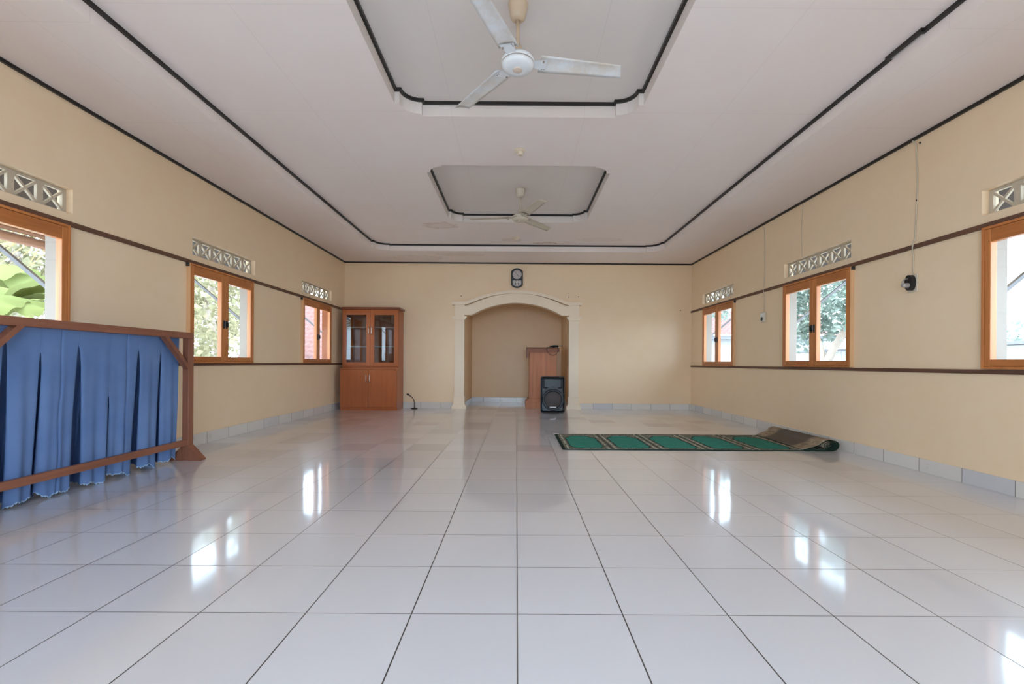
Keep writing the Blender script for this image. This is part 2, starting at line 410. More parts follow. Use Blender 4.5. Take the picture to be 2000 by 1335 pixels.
# window and vent openings along the side walls (Y from, Y to)
WINL = [(-.2, 1.01), (2.45, 3.66), (5.0, 6.21), (7.65, 8.82)]
WINR = [(-.25, 1.01), (2.30, 3.56), (4.96, 6.22), (7.65, 8.91)]
VENL = [(-.15, 1.05), (2.50, 3.72), (5.09, 6.31), (7.69, 8.91)]
VENR = [(-.20, 1.05), (2.38, 3.60), (5.01, 6.27), (7.73, 9.02)]
def side_wall(name, x, out, wins, vens):
    holes = [(a+.03, b-.03, .965, 1.985) for a, b in wins] + [(a, b, 2.128, 2.328) for a, b in vens]
    ys = sorted({YF, YB+TH} | {v for h in holes for v in h[:2]}); zs = sorted({0., 3.4} | {v for h in holes for v in h[2:]})
    inh = lambda y, z: any(h[0] < y < h[1] and h[2] < z < h[3] for h in holes)
    b = MB(); vc = {}
    def V(i, y, z):
        k = (i, round(y, 4), round(z, 4))
        if k not in vc: vc[k] = b.bm.verts.new((x+(out*TH if i else 0), y, z))
        return vc[k]
    for y0, y1 in zip(ys, ys[1:]):
        for z0, z1 in zip(zs, zs[1:]):
            if inh((y0+y1)/2, (z0+z1)/2): continue
            for i in (0, 1): b.bm.faces.new((V(i, y0, z0), V(i, y1, z0), V(i, y1, z1), V(i, y0, z1)))
            for (p, q, my, mz) in (((y0, z0), (y1, z0), (y0+y1)/2, z0-.001), ((y0, z1), (y1, z1), (y0+y1)/2, z1+.001), ((y0, z0), (y0, z1), y0-.001, (z0+z1)/2), ((y1, z0), (y1, z1), y1+.001, (z0+z1)/2)):
                if inh(my, mz) or not (ys[0] < my < ys[-1] and zs[0] < mz < zs[-1]):
                    f = b.bm.faces.new((V(0, *p), V(0, *q), V(1, *q), V(1, *p)))
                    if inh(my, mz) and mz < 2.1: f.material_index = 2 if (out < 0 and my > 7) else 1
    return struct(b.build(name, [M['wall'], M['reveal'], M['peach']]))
side_wall('wall_left', XL, -1, WINL, VENL)
side_wall('wall_right', XR, 1, WINR, VENR)

# opening of the niche: flat springers, then a shallow segmental arch
def arc(x0, z0, x1, z1, rise, n=24):
    """points of a circular arc over a chord"""
    h = (x1-x0)/2; R = (h*h+rise*rise)/(2*rise); cz = (z0+z1)/2+rise-R; cx = (x0+x1)/2
    a0 = math.atan2(h, R-rise)
    return [(cx+R*math.sin(-a0+2*a0*k/n), cz+R*math.cos(-a0+2*a0*k/n)) for k in range(n+1)]
ARCH = [(-NX, 1.94)] + arc(-.935, 1.94, .935, 1.94, .255) + [(NX, 1.94)]
b = MB()
out = [(XL, 0), (-NX, 0)] + ARCH + [(NX, 0), (XR, 0), (XR, 3.4), (XL, 3.4)]
b.bm.faces.new([b.bm.verts.new((p[0], YB, p[1])) for p in out])
b.bm.faces.new([b.bm.verts.new((p[0], YB+TH, p[1])) for p in [(XL-TH, 0), (-NX-.12, 0), (-NX-.12, 2.8), (NX+.12, 2.8), (NX+.12, 0), (XR+TH, 0), (XR+TH, 3.4), (XL-TH, 3.4)]])
struct(b.build('wall_back', M['wall'], recalc=False))
b = MB()
b.quad((-NX, YB, 0), (-NX, YB, 2.75), (-NX, NY, 2.75), (-NX, NY, 0)).quad((NX, YB, 0), (NX, NY, 0), (NX, NY, 2.75), (NX, YB, 2.75))
b.quad((-NX, NY, 0), (-NX, NY, 2.75), (NX, NY, 2.75), (NX, NY, 0)).quad((-NX, YB, 2.75), (NX, YB, 2.75), (NX, NY, 2.75), (-NX, NY, 2.75))
for p, q in zip(ARCH, ARCH[1:]): b.quad((p[0], YB, p[1]), (q[0], YB, q[1]), (q[0], YB+.14, q[1]), (p[0], YB+.14, p[1]))
b.bm.faces.new([b.bm.verts.new((p[0], YB+.14, p[1])) for p in ARCH+[(NX, 2.75), (-NX, 2.75)]])
bmesh.ops.remove_doubles(b.bm, verts=b.bm.verts[:], dist=1e-5)
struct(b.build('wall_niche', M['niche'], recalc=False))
b = MB()                                   # unseen near end: piers and lintel round an opening added for its daylight
b.box(XL, -1.6, YF-TH, YF, 0, 3.4).box(1.6, XR, YF-TH, YF, 0, 3.4).box(-1.6, 1.6, YF-TH, YF, 2.4, 3.4)
struct(b.build('wall_front', M['wall']))

# skirting tiles
def skirt(name, mat, *boxes):
    b = MB()
    for bx in boxes: b.box(*bx, .002)
    return struct(b.build(name, mat))
SK = .118
skirt('baseboard_left', M['skirt_y'], (XL, XL+.01, YF, YB, 0, .132))
skirt('baseboard_right', M['skirt_y'], (XR-.01, XR, YF, YB, 0, SK))
skirt('baseboard_back', M['skirt_x'], (XL+.01, -1.33, YB-.01, YB, 0, SK), (1.33, XR-.01, YB-.01, YB, 0, SK))
skirt('baseboard_niche', M['skirt_x'], (-NX+.01, NX-.01, NY-.01, NY, 0, .115), (-NX, -NX+.01, YB+.05, NY, 0, .115), (NX-.01, NX, YB+.05, NY, 0, .115))

# ------------------------------------------------------------------ ceiling: border, raised tray, two coffers
def loop_outline(x0, x1, y0, y1, c, jog, n=8):
    """rectangle with a rounded piece set in at each corner, jogged inwards like the photo's corner boards"""
    pts = []
    for (cx, cy, sx, sy, a) in ((x1, y0, 1, -1, -90), (x1, y1, 1, 1, 0), (x0, y1, -1, 1, 90), (x0, y0, -1, -1, 180)):
        ox, oy = cx-sx*c, cy-sy*c; r = c-jog
        A = (cx-sx*c, cy) if a in (-90, 90) else (cx, cy-sy*c)
        B = (cx, cy-sy*c) if a in (-90, 90) else (cx-sx*c, cy)
        pts.append(A)
        pts += [(ox+r*math.cos(math.radians(a+90*k/n)), oy+r*math.sin(math.radians(a+90*k/n))) for k in range(n+1)]
        pts.append(B)
    return pts
TRAY = loop_outline(-2.655, 2.675, -1.6, 8.6, .26, .035)
COFF = [loop_outline(-1.058, 1.075, 2.02, 4.125, .2, .042), loop_outline(-1.058, 1.075, 5.14, 7.22, .2, .042)]
def plate(b, outer, inner, z):
    es = []
    for pts in [outer] + inner:
        vs = [b.bm.verts.new((p[0], p[1], z)) for p in pts]
        es += [b.bm.edges.new((vs[i], vs[(i+1) % len(vs)])) for i in range(len(vs))]
    bmesh.ops.triangle_fill(b.bm, use_beauty=True, use_dissolve=False, edges=es, normal=(0, 0, -1))
def riser(b, pts, z0, z1):
    for p, q in zip(pts, pts[1:]+pts[:1]): b.quad((p[0], p[1], z0), (q[0], q[1], z0), (q[0], q[1], z1), (p[0], p[1], z1))
b = MB()
plate(b, [(XL-.05, YF-.05), (XR+.05, YF-.05), (XR+.05, YB+.05), (XL-.05, YB+.05)], [TRAY], ZC)
riser(b, TRAY, ZC, Z2); plate(b, TRAY, COFF, Z2)
for cf in COFF: riser(b, cf, Z2, Z3); plate(b, cf, [], Z3)
bmesh.ops.remove_doubles(b.bm, verts=b.bm.verts[:], dist=1e-5)
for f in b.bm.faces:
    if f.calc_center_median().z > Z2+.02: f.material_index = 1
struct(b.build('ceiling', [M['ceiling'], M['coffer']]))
def offset_loop(pts, d):
    """inwards (counter-clockwise outline)"""
    n = len(pts); r = []
    for i in range(n):
        p0, p1, p2 = Vector(pts[i-1]), Vector(pts[i]), Vector(pts[(i+1) % n])
        a = (p1-p0).normalized(); c = (p2-p1).normalized()
        na, nc = Vector((-a.y, a.x)), Vector((-c.y, c.x)); m = (na+nc)
        if m.length < 1e-6: m = na
        m.normalize(); k = d/max(.5, m.dot(na)); r.append(tuple(p1+m*k))
    return r
def trim_loop(name, pts, z, d=.022, h=.026):
    inn = offset_loop(pts, d); b = MB()
    P = pts+pts[:1]; Q = inn+inn[:1]
    for i in range(len(pts)):
        a, c, e, f = P[i], P[i+1], Q[i+1], Q[i]
        b.quad((*a, z-h), (*c, z-h), (*e, z-h), (*f, z-h)); b.quad((*f, z-h), (*e, z-h), (*e, z), (*f, z))
    bmesh.ops.remove_doubles(b.bm, verts=b.bm.verts[:], dist=1e-5)
    return struct(b.build(name, M['black']))
# the long right-hand strip of the tray is nailed up in pieces that do not quite line up
tp = TRAY[:]
ir = max(range(len(tp)), key=lambda i: (tp[i][0] > 2.67, -abs(tp[i][1]+2.94)))
jogged = []
for i, p in enumerate(tp):
    jogged.append(p); q = tp[(i+1) % len(tp)]
    if abs(p[0]-2.675) < 1e-4 and abs(q[0]-2.675) < 1e-4 and q[1]-p[1] > 3:
        jogged += [(2.675, 3.02), (2.657, 3.02), (2.657, 3.27), (2.675, 3.27)] if q[1] > p[1] else []
trim_loop('trim_1', jogged, Z2)
for i, cf in enumerate(COFF): trim_loop('trim_%d' % (2+i), cf, Z3)
b = MB()
b.box(XL, XL+.02, YF, YB, ZC-.026, ZC).box(XR-.02, XR, YF, YB, ZC-.026, ZC).box(XL, XR, YB-.02, YB, ZC-.026, ZC)
struct(b.build('trim_4', M['black']))
# brown rails along both side walls, above and below the windows
for i, (x0, x1, z0, z1) in enumerate(((XL, XL+.018, 2.022, 2.062), (XL, XL+.018, .897, .928), (XR-.018, XR, 2.022, 2.062), (XR-.018, XR, .89, .924))):
    struct(MB().box(x0, x1, YF, YB-.002, z0, z1, .003).build('trim_%d' % (5+i), M['rail']))

# ------------------------------------------------------------------ windows
def make_window(name, W, near):
    """local: x along the wall, y outwards, z up; the origin on the inner wall face below the middle"""
    r = struct(empty(name))
    zb, zt, fw = .928, 2.022, .02; x0, x1 = -W/2, W/2
    y0, y1 = -.045, .03
    b = MB(); b.box(x0, x0+fw, y0, y1, zb, zt, .003).box(x1-fw, x1, y0, y1, zb, zt, .003)
    b.box(x0+fw, x1-fw, y0, y1, zt-fw, zt, .003).box(x0+fw, x1-fw, y0, y1, zb, zb+fw, .003)
    for f in b.bm.faces:
        c = f.calc_center_median()
        if abs(abs(c.x)-W/2) < .0005: f.material_index = 1
    fr = b.build('window_frame', [M['frame_v'], M['frame_side']], r)
    q = near; MB().box(q*W/2, q*(W/2+.014), -.036, -.001, 1.982, 2.021, .003).build('corner_block', M['dark_metal'], r)
    lo, hi = zb+fw+.002, zt-fw-.002
    for sgn in (-1, 1):
        a, c = (x0+fw+.002, -.002) if sgn < 0 else (.002, x1-fw-.002)
        ya, yb = -.041, .01; so, sm = .045, .066
        wa, wc = (so, sm) if sgn < 0 else (sm, so)
        b = MB(); b.box(a, a+wa, ya, yb, lo, hi, .003); b.box(c-wc, c, ya, yb, lo, hi, .003)
        s = b.build('sash', M['frame_v'], r)
        MB().box(a+wa, c-wc, ya+.001, yb, hi-.1, hi, .003).build('top_rail', M['frame_h'], s)
        MB().box(a+wa, c-wc, ya+.001, yb, lo, lo+.052, .003).build('bottom_rail', M['frame_h'], s)
        MB().quad((a+wa-.005, -.022, lo+.047), (c-wc+.005, -.022, lo+.047), (c-wc+.005, -.022, hi-.095), (a+wa-.005, -.022, hi-.095)).build('glass_pane', M['glass'], s)
        hx = -.026 if sgn < 0 else .026
        b = MB(); b.box(hx-.015, hx+.015, ya-.004, ya, 1.345, 1.445, .002); b.box(hx-.006, hx+.006, ya-.026, ya-.003, 1.365, 1.43, .003)
        b.build('handle', M['dark_metal'], s)
    return r
pl = make_window('window_1', 1.21, -1); pr = make_window('window_5', 1.26, 1)
k = 1
for wins, proto, x, rz, first in ((WINL, pl, XL, PI/2, 1), (WINR, pr, XR, -PI/2, 5)):
    order = [wins[1], wins[2], wins[3], wins[0]]
    for i, (a, c) in enumerate(order):
        o = proto if i == 0 else copy_tree(proto)
        o.name = 'window_%d' % (first+i); o.location = (x, (a+c)/2, 0); o.rotation_euler = (0, 0, rz)
        o.scale = ((c-a)/(1.21 if first == 1 else 1.26), 1, 1)

# ventilation blocks over the windows
def make_vent(W, n=6):
    b = MB(); h0, h1 = 2.13, 2.326; y0, y1 = .055, .078
    fr = .02; b.box(-W/2, W/2, y0, y1, h0, h0+fr).box(-W/2, W/2, y0, y1, h1-fr, h1)
    p = W/n
    for i in range(n+1):
        w = .045 if 0 < i < n else .03; xc = -W/2+i*p; xc = min(max(xc, -W/2+w/2), W/2-w/2)
        b.box(xc-w/2, xc+w/2, y0, y1, h0+fr, h1-fr)
    for i in range(n):
        xa, xb = -W/2+i*p+.02, -W/2+(i+1)*p-.02
        for (za, zb) in ((h0+fr, h1-fr), (h1-fr, h0+fr)):
            b.beam((xa, (y0+y1)/2, za), (xb, (y0+y1)/2, zb), y1-y0-.004, .017, (0, 0, 1))
    return b
spots = [('left', 'above the window behind the curtain screen', VENL[1]), ('left', 'above the middle left-wall window', VENL[2]), ('left', 'nearest the wooden cabinet', VENL[3]),
         ('right', 'cut by the right photo edge', VENR[1]), ('right', 'above the window showing the tree', VENR[2]), ('right', 'nearest the right back corner', VENR[3]),
         ('left', 'on the left wall beside the camera', VENL[0]), ('right', 'on the right wall beside the camera', VENR[0])]
vproto = make_vent(1.2, 6).build('ventilation_block', M['cement'])
for i, (side, where, (a, c)) in enumerate(spots):
    o = vproto if i == 0 else copy_tree(vproto)
    o.location = (XL if side == 'left' else XR, (a+c)/2, 0); o.rotation_euler = (0, 0, PI/2 if side == 'left' else -PI/2)
    o.scale = ((c-a-.002)/1.2, 1, 1)
    tag(o, 'row of cement X-pattern vents ' + where, 'vent', 'cement vent blocks above the windows')

# ------------------------------------------------------------------ arch surround of the niche
root = struct(empty('trim_9', (0, YB, 0)))
for s in (-1, 1):
    A, B_ = NX*s, 1.286*s; x0, x1 = min(A, B_), max(A, B_)
    col = MB().box(x0, x1, 9.50, YB, .24, 1.84).build('pilaster', M['plaster'], root)
    b = MB(); b.box(x0-.012, x1+.012, 9.488, YB, .24, .255, .004)
    b.prism([(x0-.012, .1), (x1+.012, .1), (x1+.012, .24), (x0-.012, .24)], 'y', 9.488, YB)
    b.prism([(x0-.05, 0), (x1+.05, 0), (x1+.05, .05), (x1+.016, .1), (x0-.016, .1), (x0-.05, .05)], 'y', 9.455, YB)
    b.build('plinth', M['plaster'], col)
    b = MB(); b.prism([(x0, 1.83), (x1, 1.83), (x1+.045, 1.885), (x1+.05, 1.915), (x0-.05, 1.915), (x0-.045, 1.885)], 'y', 9.46, YB)
    b.build('capital', M['plaster'], col)
    MB().box(x0, x1, 9.495, YB, 1.915, 2.15).build('entablature', M['plaster'], col)
inn = arc(-.935, 1.94, .935, 1.94, .255, 30); ou = arc(-1.0, 2.13, 1.0, 2.13, .26, 30)
inn = [(-NX, 1.94)]+inn+[(NX, 1.94)]; ou = [(-NX, 2.14)]+ou+[(NX, 2.14)]
MB().band(inn, ou, 'y', 9.493, YB).build('arch_band', M['plaster'], root)
c0 = [(-1.335, 2.15)]+[(-1.07, 2.15)]+[(x, z) for x, z in arc(-1.0, 2.165, 1.0, 2.165, .225, 30)][1:-1]+[(1.07, 2.15), (1.335, 2.15)]
c1 = [(-1.355, 2.212)]+[(-1.06, 2.212)]+[(x, z) for x, z in arc(-1.0, 2.228, 1.0, 2.228, .228, 30)][1:-1]+[(1.06, 2.212), (1.355, 2.212)]
MB().band(c0, c1, 'y', 9.455, YB).build('cornice', M['plaster'], root)

# ------------------------------------------------------------------ cabinet
cab = tag(empty('display_cabinet', (-2.92, 9.3, 0)), 'tall brown wooden cabinet with glass upper doors in the far left corner', 'cabinet')
cx0, cx1, cyl, cyu, cyb = -3.475, -2.352, 9.02, 9.13, 9.53
b = MB()
b.box(cx0, cx0+.02, cyl+.02, cyb, .06, .80).box(cx1-.02, cx1, cyl+.02, cyb, .06, .80).box(cx0+.02, cx1-.02, cyl+.02, cyb, .06, .08)
b.box(cx0, cx1, cyl+.035, cyb-.01, 0, .06).box(cx0+.02, cx1-.02, cyb-.012, cyb, .08, .80)
b.box(cx0, cx1, cyl+.015, cyb, .80, .83, .003)
b.build('lower_carcass', M['cab_v'], cab)
ux0, ux1 = cx0+.005, cx1-.002
b = MB(); b.box(ux0, ux0+.02, cyu+.02, cyb, .83, 2.0).box(ux1-.02, ux1, cyu+.02, cyb, .83, 2.0).box(ux0+.02, ux1-.02, cyb-.012, cyb, .83, 2.0).box(ux0+.02, ux1-.02, cyu+.02, cyb, 1.98, 2.0).box(ux0+.02, ux1-.02, cyu+.03, cyb, .83, .90)
b.build('upper_carcass', M['cab_v'], cab)
MB().box(ux0-.012, ux1+.03, cyu-.015, cyb, 2.0, 2.045, .004).build('cornice', M['cab_d'], cab)
for z in (1.255, 1.635): MB().box(ux0+.02, ux1-.02, cyu+.05, cyb-.012, z, z+.02).build('shelf', M['shelf'], cab)
cm = (cx0+cx1)/2
for s in (-1, 1):
    a, c = (cx0+.004, cm-.0015) if s < 0 else (cm+.0015, cx1-.004)
    d = MB().box(a, c, cyl, cyl+.019, .065, .795, .002).build('lower_door', M['cab_v'], cab)
    hx = cm+s*.035
    MB().tube([(hx, cyl, .555), (hx, cyl-.025, .56), (hx, cyl-.03, .58), (hx, cyl-.03, .68), (hx, cyl-.025, .70), (hx, cyl, .705)], .006, 8).build('handle', M['steel'], d)
    a, c = (ux0+.004, cm-.0015) if s < 0 else (cm+.0015, ux1-.004)
    z0, z1, w = .87, 1.99, .08
    b = MB(); b.box(a, a+w, cyu, cyu+.019, z0, z1, .002).box(c-w, c, cyu, cyu+.019, z0, z1, .002).box(a+w, c-w, cyu, cyu+.019, z1-.1, z1, .002).box(a+w, c-w, cyu, cyu+.019, z0, z0+.075, .002)
    d = b.build('glass_door', M['cab_v'], cab)
    MB().box(a+w-.004, c-w+.004, cyu+.009, cyu+.012, z0+.07, z1-.095).build('glass_pane', M['cab_glass'], d)
    hx = cm+s*.03
    MB().tube([(hx, cyu, 1.50), (hx, cyu-.025, 1.505), (hx, cyu-.03, 1.52), (hx, cyu-.03, 1.63), (hx, cyu-.025, 1.645), (hx, cyu, 1.65)], .006, 8).build('handle', M['steel'], d)

# ------------------------------------------------------------------ microphone on the floor
mic = tag(empty('desk_microphone', (-2.09, 9.41, 0)), 'small black gooseneck microphone standing on the floor beside the cabinet', 'microphone')
MB().lathe([(0, 0), (.066, 0), (.068, .01), (.05, .02), (.012, .026), (0, .026)], (-2.09, 9.41, 0)).build('base', M['black_plastic'], mic)
MB().tube([(-2.09, 9.41, .02), (-2.09, 9.41, .12), (-2.097, 9.41, .17), (-2.115, 9.41, .21), (-2.15, 9.41, .25), (-2.2, 9.40, .285)], .008, 8).build('gooseneck', M['dark_metal'], mic)
MB().tube([(-2.195, 9.40, .282), (-2.205, 9.40, .288), (-2.23, 9.40, .298), (-2.245, 9.40, .303)], [.012, .02, .021, .012], 12).build('head', M['black_plastic'], mic)

# ------------------------------------------------------------------ podium in the niche, with a coil of cable on it
pod = tag(empty('podium', (.53, 9.86, 0)), 'light brown wooden lectern standing inside the arched niche', 'lectern')
b = MB(); b.box(.20, .90, 9.64, 10.12, 0, .12, .004)
b.build('base', M['podium_v'], pod)
b = MB(); b.prism([(.20, .12), (.90, .12), (.90, .15), (.865, .165), (.85, .2), (.25, .2), (.235, .165), (.20, .15)], 'y', 9.65, 10.11)
b.build('base_moulding', M['podium_v'], pod)
b = MB(); b.box(.27, .845, 9.68, 10.08, .2, 1.2, .003).box(.29, .35, 9.672, 9.69, .24, 1.19, .004)
b.build('body', M['podium_v'], pod)
b = MB(); b.prism([(9.62, 1.185), (10.12, 1.25), (10.12, 1.30), (9.62, 1.265)], 'x', .235, .90)
b.build('top', M['podium_h'], pod)
for x in (.215,): MB().prism([(9.615, 1.06), (10.125, 1.06), (10.125, 1.305), (9.615, 1.262)], 'x', x, x+.022).build('side_lip', M['cab_d'], pod)
b = MB(); pts = []
for k in range(90):
    t = k/89*2*PI*3.2; r = .07+.012*math.sin(k*.9)
    pts.append((.80+r*math.cos(t)*1.1, 9.80+r*math.sin(t)*.9, 1.304+.012*(k/89)*2+.006*math.sin(3*t)))
b.tube(pts, .009, 6)
b.tube([(.87, 9.80, 1.315), (.93, 9.78, 1.325), (.965, 9.77, 1.318), (.985, 9.76, 1.325)], .008, 6)
b.tube([(.73, 9.78, 1.30), (.66, 9.66, 1.285), (.635, 9.61, 1.284), (.63, 9.606, 1.25), (.64, 9.60, 1.20), (.69, 9.60, 1.14), (.75, 9.60, 1.115), (.82, 9.60, 1.13), (.86, 9.60, 1.19), (.872, 9.604, 1.25), (.868, 9.608, 1.288), (.84, 9.70, 1.30)], .006, 6)
tag(b.build('cable_coil', M['black_plastic'], None, (.80, 9.80, 1.29)), 'dark cable coiled on the lectern top with a loop hanging down its front', 'cable')

# ------------------------------------------------------------------ loudspeaker
spk = tag(empty('loudspeaker', (.695, 8.95, 0)), 'black plastic loudspeaker standing on the floor in front of the lectern', 'speaker')
def rrect(x0, x1, z0, z1, r, n=5):
    pts = []
    for cx, cz, a in ((x1-r, z0+r, -90), (x1-r, z1-r, 0), (x0+r, z1-r, 90), (x0+r, z0+r, 180)):
        pts += [(cx+r*math.cos(math.radians(a+90*k/n)), cz+r*math.sin(math.radians(a+90*k/n))) for k in range(n+1)]
    return pts
b = MB(); sx0, sx1 = .462, .925
prof = [(8.74, 0, .0), (8.80, 0, .0), (9.14, .07, .03), (9.16, .09, .05)]
rings = []
for y, ins, up in prof:
    rings.append([b.bm.verts.new((p[0], y, p[1])) for p in rrect(sx0+ins, sx1-ins, .012+up*.3, .70-up, .035)])
for A, B_ in zip(rings, rings[1:]):
    for i in range(len(A)): b.bm.faces.new((A[i], A[(i+1) % len(A)], B_[(i+1) % len(A)], B_[i]))
b.bm.faces.new(rings[-1][::-1])
# front rim, then the recessed baffle
rim = [b.bm.verts.new((p[0], 8.735, p[1])) for p in rrect(sx0+.02, sx1-.02, .03, .685, .03)]
rec = [b.bm.verts.new((p[0], 8.775, p[1])) for p in rrect(sx0+.035, sx1-.035, .045, .67, .03)]
for A, B_ in ((rings[0], rim), (rim, rec)):
    for i in range(len(A)): b.bm.faces.new((A[i], B_[i], B_[(i+1) % len(A)], A[(i+1) % len(A)]))
b.bm.faces.new(rec)
b.build('enclosure', M['black_plastic'], spk)
wx, wz = .700, .255
b = MB(); b.lathe([(.205, 8.775), (.205, 8.735), (.195, 8.722), (.172, 8.722), (.160, 8.735), (.158, 8.76)], (wx, 0, wz), 'y', 48)
wf = b.build('woofer_ring', M['charcoal'], spk)
MB().lathe([(.160, 8.752), (.12, 8.742), (.06, 8.737), (0, 8.735)], (wx, 0, wz), 'y', 40).build('grille', M['grille'], wf)
MB().box(wx-.062, wx+.062, 8.728, 8.736, .108, .124, .002).build('badge', M['silver'], spk)
b = MB()       # horn: a flared mouth that narrows to a throat
ho = rrect(sx0+.045, sx1-.045, .475, .662, .02); hi_ = rrect(wx-.03, wx+.03, .55, .60, .01)
A = [b.bm.verts.new((p[0], 8.752, p[1])) for p in ho]; B_ = [b.bm.verts.new((p[0], 8.86, p[1])) for p in hi_]
O = [b.bm.verts.new((p[0], 8.776, p[1])) for p in rrect(sx0+.04, sx1-.04, .47, .667, .02)]
for i in range(len(A)):
    j = (i+1) % len(A); b.bm.faces.new((A[i], A[j], B_[j], B_[i])); b.bm.faces.new((O[i], O[j], A[j], A[i]))
b.bm.faces.new(B_)
b.build('horn', M['charcoal'], spk)
b = MB()       # crescent brow between horn and woofer
ci = [(wx+.212*math.cos(math.radians(a)), wz+.212*math.sin(math.radians(a))) for a in range(20, 161, 7)]
co = [(wx+(.212+.045*math.sin(math.radians((a-20)*180/140)))*math.cos(math.radians(a)), wz+(.212+.045*math.sin(math.radians((a-20)*180/140)))*math.sin(math.radians(a))) for a in range(20, 161, 7)]
b.band(ci, co, 'y', 8.738, 8.776); b.build('brow', M['charcoal'], spk)
for x in (sx0+.05, sx1-.05):
    for y in (8.79, 9.08): MB().box(x-.03, x+.03, y-.025, y+.025, 0, .016, .003).build('foot', M['black_plastic'], spk)

# ------------------------------------------------------------------ wall clock
clk = tag(empty('wall_clock', (-.005, YB-.02, 2.72)), 'black pendulum wall clock with round grey dial above the arch', 'clock')
kx, kz0, kz1, kh = .0, 2.515, 2.925, .122
top = arc(kx-kh, kz1-.065, kx+kh, kz1-.065, .065, 14); bot = arc(kx-kh, 0, kx+kh, 0, .065, 14)
outl = top[::-1]+[(x, kz0+.065-z) for x, z in bot]
b = MB(); b.prism(outl, 'y', 9.535, YB)
b.build('case', M['black'], clk)
win = arc(kx-.10, 2.875, kx+.10, 2.875, .03, 10)[::-1]+[(x, 2.56-(z-2.56)) for x, z in arc(kx-.10, 2.56, kx+.10, 2.56, .03, 10)]
MB().prism([(x, z) for x, z in win], 'y', 9.530, 9.5345).build('face_panel', M['charcoal'], clk)
d = MB().lathe([(0, 9.518), (.09, 9.518), (.094, 9.523), (.094, 9.53)], (kx, 0, 2.79), 'y', 40).build('dial', M['dial'], clk)
for k in range(12):
    b = MB(); a = k*PI/6; b.beam((kx+.074*math.sin(a), 9.5165, 2.79+.074*math.cos(a)), (kx+.086*math.sin(a), 9.5165, 2.79+.086*math.cos(a)), .006, .001, (0, 1, 0)); b.build('hour_mark', M['black'], d)
b = MB(); b.beam((kx, 9.515, 2.79), (kx+.034, 9.515, 2.745), .009, .0015, (0, 1, 0)); b.beam((kx, 9.514, 2.79), (kx-.035, 9.514, 2.835), .006, .0015, (0, 1, 0))
b.build('hands', M['dark_metal'], d)
low = [(x, 2.585-(z-2.585)) for x, z in arc(kx-.09, 2.585, kx+.09, 2.585, .04, 12)]+[(kx+.09, 2.66), (kx+.06, 2.675), (kx, 2.65), (kx-.06, 2.675), (kx-.09, 2.66)]
MB().prism(low, 'y', 9.526, 9.5298).build('pendulum_window', M['silver'], clk)
b = MB(); b.lathe([(0, 9.518), (.026, 9.519), (.03, 9.526)], (kx, 0, 2.645), 'y', 24); b.box(kx-.006, kx+.006, 9.52, 9.526, 2.57, 2.63); b.lathe([(0, 9.518), (.02, 9.519), (.022, 9.526)], (kx, 0, 2.575), 'y', 20)
b.build('pendulum', M['steel'], clk)
for s in (-1, 1): MB().box(kx+s*.034-.008, kx+s*.034+.008, 9.522, 9.5262, 2.575, 2.615).build('weight', M['black'], clk)

# ------------------------------------------------------------------ nails left in the back wall
for x, z, lb in ((-1.16, 2.34, 'tiny nail in the back wall above the left end of the arch'), (1.08, 2.335, 'tiny nail in the back wall above the right end of the arch, inner of two'), (1.285, 2.34, 'tiny nail in the back wall above the right end of the arch, outer of two'),
                 (3.41, 2.07, 'tiny nail in the back wall near the right-hand corner')):
    b = MB(); b.lathe([(0, -.022), (.010, -.022), (.010, -.018), (.004, -.016), (.004, 0)], (x, YB, z), 'y', 10)
    tag(b.build('wall_nail', M['dark_metal'], None, (x, YB, z)), lb, 'nail', 'nails in the back wall')

# ------------------------------------------------------------------ sockets and cables on the right wall
def cable(pts, r=.006): return MB().tube(pts, r, 6)
so = tag(empty('wall_socket', (XR, 4.215, 1.70)), 'black wall socket with a plug in it, below a white cable on the right wall', 'socket')
MB().box(XR-.014, XR, 4.165, 4.265, 1.625, 1.79, .005).build('back_plate', M['cream_plastic'], so)
b = MB(); b.prism([(4.178+(4.252-4.178)*.5+.04*math.cos(t), 1.712+.072*math.sin(t)) for t in [2*PI*k/20 for k in range(20)]], 'x', XR-.055, XR-.014)
b.build('socket_body', M['black_plastic'], so)
b = MB(); b.lathe([(0, -.105), (.018, -.105), (.022, -.09), (.024, -.055)], (XR, 4.215, 1.688), 'x', 16); b.tube([(XR-.098, 4.215, 1.69), (XR-.105, 4.215, 1.72), (XR-.085, 4.215, 1.745), (XR-.056, 4.215, 1.75)], .006, 6)
b.build('plug', M['silver'], so)
cx = XR-.006
c = cable([(cx-.03, 4.20, 3.01), (cx-.022, 4.195, 3.0), (cx, 4.19, 2.97), (cx, 4.187, 2.85), (cx, 4.175, 2.70), (cx, 4.178, 2.5), (cx, 4.19, 2.3), (cx, 4.197, 2.12), (cx-.014, 4.20, 2.075), (cx-.018, 4.205, 2.04), (cx-.014, 4.21, 2.01), (cx, 4.213, 1.97), (cx, 4.215, 1.88), (cx, 4.215, 1.79)]).build('cord', M['cable_white'], so)
for z, y in ((2.97, 4.15), (2.46, 4.18)): MB().box(XR-.016, XR-.001, y-.004, y+.004, z-.008, z+.008, .002).build('cable_clip', M['dark_metal'], so)
so = tag(empty('wall_socket', (XR, 6.76, 1.65)), 'cream socket box on a cable between two right-wall windows', 'socket')
MB().box(XR-.035, XR, 6.70, 6.81, 1.575, 1.725, .012).build('box', M['cream_plastic'], so)
MB().box(XR-.042, XR-.034, 6.715, 6.795, 1.59, 1.71, .003).build('face_plate', M['tag'], so)
MB().lathe([(0, -.046), (.028, -.046), (.032, -.041)], (XR, 6.755, 1.625), 'x', 20).build('outlet', M['dark_metal'], so)
